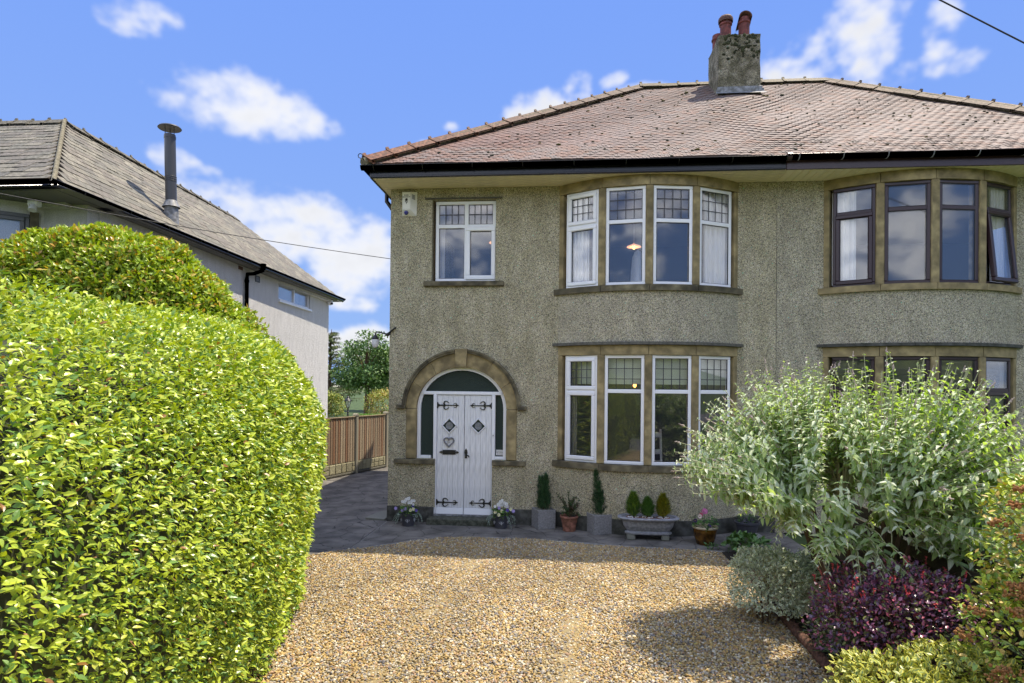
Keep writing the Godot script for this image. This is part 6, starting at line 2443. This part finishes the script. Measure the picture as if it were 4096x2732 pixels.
func beyond() -> void:
	# an airy larch and a round broadleaf between the two houses
	var o := thing("larch_tree", "airy tiered conifer beside the far corner of the white house", "tree", Vector3(-17.6, 0, -34.0))
	var st := Sh.new()
	st.tube([Vector3.ZERO, Vector3(0, 3.4, 0), Vector3(0.1, 6.3, 0)], [0.18, 0.11, 0.02], 8)
	var lm := leaf_mesh(0.2, 0.05, 0.1, 0.4)
	var xs := []
	var cs := PackedColorArray()
	for i in 66:
		var y := 0.9 + 5.2 * i / 66.0
		var a := i * 2.4 + R(-0.3, 0.3)
		var l := (1.0 - (y - 0.9) / 5.9) * 2.4 + 0.2
		var tip := Vector3(cos(a) * l, y + 0.12 * l, sin(a) * l)
		st.tube([Vector3(0, y - 0.1, 0), tip * Vector3(0.6, 1, 0.6), tip], [0.035, 0.02, 0.006], 5)
		for q in 120:
			var t := R(0.15, 1.0)
			var p := Vector3(0, y, 0).lerp(tip, t) + rv() * Vector3(0.16, 0.07, 0.16)
			xs.append(aim(p, Vector3(cos(a), R(-0.9, 0.3), sin(a)) + rv() * 0.7, Vector3.UP, R(0.6, 1.2)))
			cs.append(Color(0.06, 0.1, 0.03).lerp(Color(0.14, 0.18, 0.04), rng.randf()))
	put("trunk", st.mesh(), M.bark, o)
	many("crown", lm, M.far_leaf, xs, cs, o)
	var green := [Color(0.08, 0.17, 0.035), Color(0.13, 0.24, 0.05), Color(0.18, 0.28, 0.08), Color(0.06, 0.13, 0.03)]
	tree("broadleaf_tree", "round dense green tree seen between the two houses", Vector3(-13.8, 0, -31.0), 6.1, 2.6, green, 9000, 0.17)
	tree("broadleaf_tree", "smaller dark green tree behind the round one, partly hidden by the house wall", Vector3(-10.8, 0, -33.0), 5.6, 2.4, green, 7000, 0.18)
	tree("broadleaf_tree", "dim distant tree low between the larch and the round tree", Vector3(-17.0, 0, -42.0), 5.4, 3.2, green, 6000, 0.22)
	var gold := [Color(0.34, 0.38, 0.05), Color(0.45, 0.38, 0.08), Color(0.24, 0.34, 0.05), Color(0.42, 0.27, 0.09)]
	var small := leaf_mesh(0.07, 0.04, 0.1, 0.15)
	bush("golden_shrub", "loose golden and bronze shrub behind the clipped green hedge", [[Vector3(-7.4, 1.35, -14.6), Vector3(1.0, 0.75, 0.7)], [Vector3(-6.4, 1.2, -14.8), Vector3(1.0, 0.7, 0.7)]], 7000, small, M.far_leaf, gold, 10, 0, 0.5, 0.4)
	bush("yellow_shrub", "yellow-green variegated shrub beside the white house wall above the grey wall", [[Vector3(-9.5, 1.35, -13.4), Vector3(0.85, 0.6, 0.6)]], 4500, small, M.far_leaf, [Color(0.3, 0.34, 0.05), Color(0.42, 0.4, 0.1), Color(0.12, 0.22, 0.05)], 8, 0, 0.5, 0.4)
	# clipped green hedge
	var hg := thing("hedge", "low box-clipped green hedge behind the brown fence", "hedge", Vector3(-7.0, 0, -13.2))
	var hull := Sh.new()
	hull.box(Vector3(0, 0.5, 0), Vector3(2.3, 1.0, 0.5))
	put("shade_hull", hull.mesh(), M.hull, hg)  # dark box in place of the shade inside the hedge
	var tiny := leaf_mesh(0.05, 0.02, 0.1, 0.1)
	xs = []
	cs = PackedColorArray()
	for i in 9000:
		var p := Vector3(R(-1.2, 1.2), R(0.3, 1.06), R(-0.3, 0.32))
		if i % 3:
			p.y = R(1.0, 1.08)
		else:
			p.z = R(0.26, 0.34)
		xs.append(aim(p, rv() + Vector3(0, 0.5, 0.3), Vector3.UP + rv() * 0.6, R(0.7, 1.3)))
		cs.append(Color(0.1, 0.24, 0.02).lerp(Color(0.16, 0.32, 0.03), rng.randf()))
	many("foliage", tiny, M.far_leaf, xs, cs, hg)
	var wl := thing("garden_wall", "low pale grey rendered wall beside the white house beyond the fence", "wall", Vector3(-9.1, 0, -12.6))
	var s := Sh.new()
	s.cbox(Vector3(0, 0.45, 0), Vector3(1.9, 0.95, 0.2), 0.01)
	put("wall", s.mesh(), M.render_grey, wl)
	# garden lamp
	var lp := thing("garden_lamp", "small black lantern on a post rising between the far shrubs", "lamp", Vector3(-8.42, 0, -12.9))
	s = Sh.new()
	s.tube([Vector3(0, 0, 0), Vector3(0, 1.35, 0)], [0.03], 10)
	s.lathe([Vector2(0.05, 1.1), Vector2(0.02, 1.16), Vector2(0.05, 1.2), Vector2(0.02, 1.24)], 12)
	put("post", s.mesh(), M.iron, lp)
	s = Sh.new()
	s.lathe([Vector2(0.05, 1.36), Vector2(0.12, 1.62), Vector2(0.0, 1.62)], 6)
	put("pane", s.mesh(), M.lantern_glass, lp)
	s = Sh.new()
	s.lathe([Vector2(0.06, 1.34), Vector2(0.06, 1.37), Vector2(0.0, 1.37)], 6)
	for i in 6:
		var a := TAU * i / 6.0
		s.tube([Vector3(cos(a) * 0.053, 1.36, sin(a) * 0.053), Vector3(cos(a) * 0.124, 1.62, sin(a) * 0.124)], [0.008], 5)
	s.lathe([Vector2(0.15, 1.61), Vector2(0.15, 1.63), Vector2(0.05, 1.74), Vector2(0.06, 1.76), Vector2(0.02, 1.8), Vector2(0.0, 1.84)], 6)
	put("lantern", s.mesh(), M.iron, lp)
	# across the road: what the windows mirror
	for i in 4:
		tree("roadside_tree", "tree across the road, mirrored in the window glass", Vector3(-22.0 + i * 13.5 + R(-2, 2), 0, 27.0 + R(-2, 3)), R(4.5, 7.0), R(2.0, 3.0), green, 2200, 0.3, "trees across the road")
	var hr := thing("hedge", "field hedge across the road, mirrored low in the window glass", "hedge", Vector3(0, 0, 20.0))
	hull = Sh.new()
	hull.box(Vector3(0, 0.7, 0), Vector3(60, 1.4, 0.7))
	put("shade_hull", hull.mesh(), M.hull, hr)  # solid box coloured as the shade behind the leaves
	xs = []
	cs = PackedColorArray()
	var big := leaf_mesh(0.16, 0.09, 0.1, 0.1)
	for i in 14000:
		xs.append(aim(Vector3(R(-30, 30), R(0.1, 1.75), R(-0.55, 0.5)), rv(), Vector3.UP + rv(), R(0.7, 1.3)))
		cs.append((green[i % 4] as Color) * R(0.9, 1.8))
	many("foliage", big, M.far_leaf, xs, cs, hr)

func cables() -> void:
	var c := thing("overhead_cable", "thin cable sagging from the left edge to the left house corner", "cable")
	var s := Sh.new()
	var a := Vector3(-7.72, 4.22, 7.0)
	var b := Vector3(-2.98, 4.645, -1.57)
	var pts := []
	for i in 17:
		var t := i / 16.0
		pts.append(a.lerp(b, t) + Vector3(0, -0.1 * sin(PI * t), 0))
	s.tube(pts, [0.006], 6)
	put("strand", s.mesh(), M.cable, c)
	c = thing("overhead_cable", "thick black cable crossing the top right corner of the sky", "cable")
	s = Sh.new()
	pts = []
	for i in 9:
		var t := i / 8.0
		pts.append(Vector3(2.04, 7.69, 3.0).lerp(Vector3(7.25, 4.63, 3.0), t) + Vector3(0, -0.03 * sin(PI * t), 0))
	s.tube(pts, [0.0085], 8)
	put("strand", s.mesh(), M.cable, c)


# ---------------------------------------------------------------- fittings, and what stands behind the glass
func fittings() -> void:
	var al := thing("alarm_box", "white burglar alarm box under the eaves beside the small window", "alarm box", Vector3(-2.66, 5.293, 0.0))
	var s := Sh.new()
	var f := [Vector3(-0.09, -0.11, 0.075), Vector3(0.035, -0.11, 0.075), Vector3(0.035, 0.185, 0.075), Vector3(-0.1, 0.185, 0.075)]
	var bk := [Vector3(-0.118, -0.195, 0.0), Vector3(0.125, -0.195, 0.0), Vector3(0.135, 0.2, 0.0), Vector3(-0.125, 0.195, 0.0)]
	s.quad(f[0], f[1], f[2], f[3])
	for i in 4:
		var j := (i + 1) % 4
		s.quad(bk[i], bk[j], f[j], f[i])
	put("case", s.mesh(), M.alarm, al)
	s = Sh.new()
	s.box(Vector3(-0.03, 0.04, 0.0765), Vector3(0.114, 0.262, 0.002))
	put("label_card", s.mesh(), M.card, al)
	text(al, "ELMS", 0.023, Vector3(-0.03, 0.13, 0.0777), M.paint_black, false)
	text(al, "SECURITY", 0.0215, Vector3(-0.03, 0.1, 0.0777), M.paint_black, false)
	# its leafy emblem
	s = Sh.new()
	for q in [[0.004, 0.066, 0.02], [-0.012, 0.058, 0.014], [0.016, 0.05, 0.013], [-0.01, 0.042, 0.014], [0.006, 0.042, 0.014], [-0.016, 0.022, 0.01], [0.014, 0.018, 0.013], [0.0, 0.012, 0.012], [0.0, -0.004, 0.009]]:
		var p := PackedVector2Array()
		for i in 10:
			var a := TAU * i / 10.0
			var rr: float = q[2] * (0.8 + 0.25 * sin(a * 3.0 + q[0] * 200.0))
			p.append(Vector2(-0.03 + q[0] + cos(a) * rr, q[1] + sin(a) * rr))
		s.prism(p, 0.0777, 0.0785 + q[2] * 0.02)
	s.prism(PackedVector2Array([Vector2(-0.036, 0.0), Vector2(-0.03, -0.022), Vector2(-0.024, 0.0)]), 0.0777, 0.0784)
	put("emblem", s.mesh(), M.paint_black, al)
	s = Sh.new()
	for i in 4:
		s.x = Transform3D(Basis(Vector3.UP, 0.66), Vector3(0.083, 0.135 - 0.02 * i, 0.046)) * Transform3D(Basis(Vector3.BACK, -0.22), Vector3.ZERO)
		s.box(Vector3.ZERO, Vector3(0.055, 0.007, 0.008))
	for i in 4:
		s.x = Transform3D(Basis(Vector3.UP, -1.25), Vector3(-0.111, 0.135 - 0.02 * i, 0.04))
		s.box(Vector3.ZERO, Vector3(0.04, 0.007, 0.006))
	s.x = Transform3D()
	put("louvre", s.mesh(), M.grey_frame, al)
	s = Sh.new()
	s.x = Transform3D(Basis(Vector3.RIGHT, PI / 2 + 0.5), Vector3(-0.036, -0.15, 0.045))
	s.lathe([Vector2(0.035, 0.0), Vector2(0.035, 0.02), Vector2(0.031, 0.036), Vector2(0.018, 0.046), Vector2(0.0, 0.048)], 24)
	put("strobe_lens", s.mesh(), M.alarm_lens, al)
	# wall lamp on a bracket at the corner
	var wl := thing("wall_lamp", "swan-neck wall lamp with white glass shade on the left house corner", "lamp", Vector3(-3.0, 3.11, -0.1))
	s = Sh.new()
	s.tube([Vector3(0.03, 0.04, 0.11), Vector3(0.14, 0.12, 0.13)], [0.016, 0.014], 10)
	s.tube([Vector3(0.03, 0.02, 0.13), Vector3(-0.02, 0.0, 0.09), Vector3(-0.02, 0.0, 0.04)], [0.026], 10)
	put("wall_bracket", s.mesh(), M.iron, wl)
	s = Sh.new()
	s.tube([Vector3(0.02, 0.01, 0.06), Vector3(-0.1, 0.03, 0.0), Vector3(-0.2, 0.055, -0.04), Vector3(-0.245, 0.06, -0.05), Vector3(-0.262, 0.04, -0.05), Vector3(-0.265, 0.0, -0.05)], [0.013], 10)
	s.lathe([Vector2(0.0, 0.01), Vector2(0.02, 0.008), Vector2(0.045, -0.025), Vector2(0.062, -0.055), Vector2(0.062, -0.068), Vector2(0.0, -0.068)], 24, Vector3(-0.265, 0.0, -0.05))
	put("arm", s.mesh(), M.iron, wl)
	s = Sh.new()
	s.lathe([Vector2(0.0, -0.21), Vector2(0.02, -0.208), Vector2(0.042, -0.19), Vector2(0.055, -0.15), Vector2(0.06, -0.1), Vector2(0.06, -0.068)], 24, Vector3(-0.265, 0.0, -0.05))
	put("shade", s.mesh(), M.opal, wl)
	# curtains
	for q in [
		["white curtain behind the left light of the left upper bay", 0.03, 0.33, 3.88, 5.35, 0.0, 0.16],
		["white curtain drawn across the right light of the left upper bay", 2.12, 2.52, 3.88, 5.35, 0.14, 0.0],
		["thin patterned white curtain at the left edge of the small upper window", -2.2, -2.09, 4.02, 5.34, -0.2, -0.2],
		["white curtain gathered behind the left light of the brown-framed upper bay", 4.12, 4.42, 3.9, 5.35, 0.0, 0.14],
		["pale curtain behind the open right light of the brown-framed upper bay", 6.35, 6.66, 3.9, 5.35, 0.14, 0.0],
		["dark dim curtain at the left light of the left lower bay", 0.03, 0.16, 1.1, 2.72, 0.0, 0.08],
	]:
		var c := thing("curtain", q[0], "curtain")
		s = Sh.new()
		var n := 34
		for i in n:
			var a := float(i) / n
			var b := float(i + 1) / n
			var pa := Vector3(lerpf(q[1], q[2], a), 0, lerpf(q[5], q[6], a) + 0.028 * sin(a * 31.0) + 0.01 * sin(a * 13.0))
			var pb := Vector3(lerpf(q[1], q[2], b), 0, lerpf(q[5], q[6], b) + 0.028 * sin(b * 31.0) + 0.01 * sin(b * 13.0))
			var lo := Vector3(0, q[3], 0)
			var hi := Vector3(0, q[4], 0)
			s.quad(pa + lo, pb + lo, pb + hi, pa + hi)
		put("cloth", s.mesh(), M.curtain if not (q[0] as String).begins_with("dark") else M.curtain_dark, c)
	# roller blinds half down in the lower bay
	var ed := [-0.675, -0.336, -0.013, 0.313, 0.675]
	var bl := ["pale green roller blind in the first light of the left lower bay", "pale green roller blind in the second light of the left lower bay", "pale green roller blind in the third light of the left lower bay", "pale green roller blind in the fourth light of the left lower bay"]
	for k in 4:
		var r := BAY_R - 0.16
		var p := Vector3(1.265 + sin(ed[k] + 0.02) * r, 0, BAY_S - BAY_R + cos(ed[k] + 0.02) * r)
		var q := Vector3(1.265 + sin(ed[k + 1] - 0.02) * r, 0, BAY_S - BAY_R + cos(ed[k + 1] - 0.02) * r)
		var o := thing("roller_blind", bl[k], "blind", (p + q) * 0.5, (ed[k] + ed[k + 1]) * 0.5, "blinds in the lower bay")
		s = Sh.new()
		var w := (q - p).length() * 0.5
		bar(s, -w, w, 2.335, 2.74, -0.002, 0.002, 0.0)
		bar(s, -w, w, 2.318, 2.336, -0.006, 0.006, 0.002)
		put("cloth", s.mesh(), M.blind, o)
	# lit pendant shades seen through the glass
	var lamps := [[Vector3(1.155, 4.76, -1.0), 0.128, "glowing pale pink lamp shade inside the left upper bay"], [Vector3(-1.3, 4.86, -1.0), 0.14, "pale pink lamp shade at the right edge of the small window"]]
	for q in lamps:
		var o := thing("pendant_lamp", q[2], "lamp", q[0])
		s = Sh.new()
		var r: float = q[1]
		s.lathe([Vector2(0.03, 0.012), Vector2(r * 0.97, 0.0), Vector2(r, 0.004), Vector2(r * 0.9, 0.02), Vector2(r * 0.3, 0.05), Vector2(0.02, 0.06)], 32)
		put("shade", s.mesh(), M.lamp_glow, o)
		s = Sh.new()
		s.tube([Vector3(0, 0.05, 0), Vector3(0, 0.7, 0)], [0.004], 5)
		put("flex", s.mesh(), M.upvc, o)
		s = Sh.new()
		s.ball(Vector3(0, -0.012, 0), Vector3(0.024, 0.026, 0.024), 10)
		put("bulb", s.mesh(), M.bulb, o)
		var l := OmniLight3D.new()
		l.name = "bulb_light"
		l.position = Vector3(0, -0.012, 0)
		l.light_color = Color(1.0, 0.75, 0.5)
		l.light_energy = 0.012
		l.light_size = 0.03
		l.omni_range = 8.0
		l.omni_attenuation = 2.0
		l.shadow_enabled = true
		o.add_child(l)
	var o2 := thing("pendant_lamp", "single glowing bulb hanging inside the left lower bay", "lamp", Vector3(1.19, 2.31, -1.0))
	s = Sh.new()
	s.ball(Vector3.ZERO, Vector3(0.03, 0.045, 0.03), 10)
	put("bulb", s.mesh(), M.bulb, o2)
	s = Sh.new()
	s.tube([Vector3(0, 0.04, 0), Vector3(0, 0.1, 0)], [0.018], 8)
	s.tube([Vector3(0, 0.1, 0), Vector3(0, 0.3, 0)], [0.004], 5)
	put("flex", s.mesh(), M.iron, o2)
	var l2 := OmniLight3D.new()
	l2.name = "bulb_light"
	l2.light_color = Color(1.0, 0.65, 0.35)
	l2.light_energy = 0.015
	l2.light_size = 0.03
	l2.omni_range = 8.0
	l2.omni_attenuation = 2.0
	l2.shadow_enabled = true
	o2.add_child(l2)
	var wc := thing("chair", "rounded white upholstered chair back behind the second light of the left upper bay", "chair", Vector3(1.13, 2.95, -0.15))
	s = Sh.new()
	s.lathe([Vector2(0.0, 0.0), Vector2(0.13, 0.0), Vector2(0.13, 0.5), Vector2(0.11, 1.2), Vector2(0.09, 1.45), Vector2(0.05, 1.54), Vector2(0.0, 1.57)], 20, Vector3.ZERO, 1.0, 0.4)
	put("backrest", s.mesh(), M.curtain, wc)
	s = Sh.new()
	s.cbox(Vector3(0, 0.45, -0.3), Vector3(0.5, 0.12, 0.5), 0.04)
	put("seat", s.mesh(), M.curtain, wc)
	# white dressing-table mirror back in the neighbour's bay, a chair in ours
	var mr := thing("chair", "cream chair back seen through the left lower bay", "chair", Vector3(1.62, 0.12, -0.9), 0.5)
	s = Sh.new()
	for e in [-0.2, 0.2]:
		s.tube([Vector3(e, 0, 0.2), Vector3(e, 0.45, 0.2)], [0.022], 8)
		s.tube([Vector3(e, 0, -0.2), Vector3(e, 0.5, -0.2), Vector3(e, 1.4, -0.25)], [0.022], 8)
	put("leg", s.mesh(), M.card, mr)
	s = Sh.new()
	s.cbox(Vector3(0, 0.46, 0), Vector3(0.44, 0.05, 0.44), 0.01)
	put("seat", s.mesh(), M.card, mr)
	s = Sh.new()
	for y in [0.8, 1.0, 1.3]:
		s.cbox(Vector3(0, y, -0.23), Vector3(0.4, 0.09, 0.02), 0.006)
	put("backrest", s.mesh(), M.card, mr)


func _ready() -> void:
	rng.seed = 20240611
	# camera: eye height 2.29 m, ten metres from the wall, shifted lens
	cam = Camera3D.new()
	cam.name = "camera"
	cam.transform = Transform3D(Basis(Vector3.UP, 0.0904886) * Basis(Vector3.RIGHT, 0.0070228) * Basis(Vector3.BACK, 0.0098803), Vector3(0, 2.28786, 9.99319))
	cam.projection = Camera3D.PROJECTION_FRUSTUM
	cam.keep_aspect = Camera3D.KEEP_HEIGHT
	cam.near = 0.05
	cam.far = 900.0
	cam.size = 1.118298 * cam.near
	cam.frustum_offset = Vector2(0, 0.0642668 * cam.near)
	add_child(cam)
	# sky, sun, exposure
	var env := Environment.new()
	env.background_mode = Environment.BG_SKY
	var sky := Sky.new()
	var pano := PanoramaSkyMaterial.new()
	pano.panorama = sky_texture()
	sky.sky_material = pano
	env.sky = sky
	env.background_energy_multiplier = 1.0
	env.tonemap_mode = Environment.TONE_MAPPER_LINEAR
	env.tonemap_exposure = 3.2
	env.sdfgi_enabled = true
	env.ssao_enabled = true
	env.ssil_enabled = true
	var we := WorldEnvironment.new()
	we.name = "environment"
	we.environment = env
	add_child(we)
	var sun := DirectionalLight3D.new()
	sun.name = "sun"
	sun.light_color = Color(1.0, 0.95, 0.87)
	sun.light_energy = 0.7
	sun.light_angular_distance = 0.53
	sun.shadow_enabled = true
	add_child(sun)
	sun.look_at_from_position(Vector3.ZERO, SUN, Vector3.UP)

	materials()
	M.red_stem = mat(0.3, 0.12, 0.05, 0.7)
	M.shoot_leaf = M.hedge_leaf.duplicate()
	M.shoot_leaf.albedo_color = lin(0.33, 0.44, 0.05)
	M.net = mat(0.5, 0.52, 0.55, 0.8, M.fine, Vector3.ONE * 0.5)
	M.grey_soffit = mat(0.13, 0.13, 0.125, 0.7)
	M.gutter_brown = mat(0.1, 0.065, 0.05, 0.45)
	M.road = mat(0.13, 0.13, 0.125, 0.9, M.fine, Vector3.ONE * 0.5)
	M.pale_concrete = mat(0.42, 0.4, 0.33, 0.9, M.blotch, Vector3.ONE * 2.0)
	M.lantern_glass = glassy(0.25, 0.7, 0.72, 0.72)
	M.curtain_dark = mat(0.3, 0.28, 0.26, 0.9)
	M.bulb = mat(0.9, 0.7, 0.4, 0.4)
	M.bulb.emission_enabled = true
	M.bulb.emission = Color(1.0, 0.62, 0.28)
	M.bulb.emission_energy_multiplier = 3.0

	ground()
	houses()
	neighbour()
	fence()
	fittings()
	pots()
	hedges()
	border()
	beyond()
	cables()
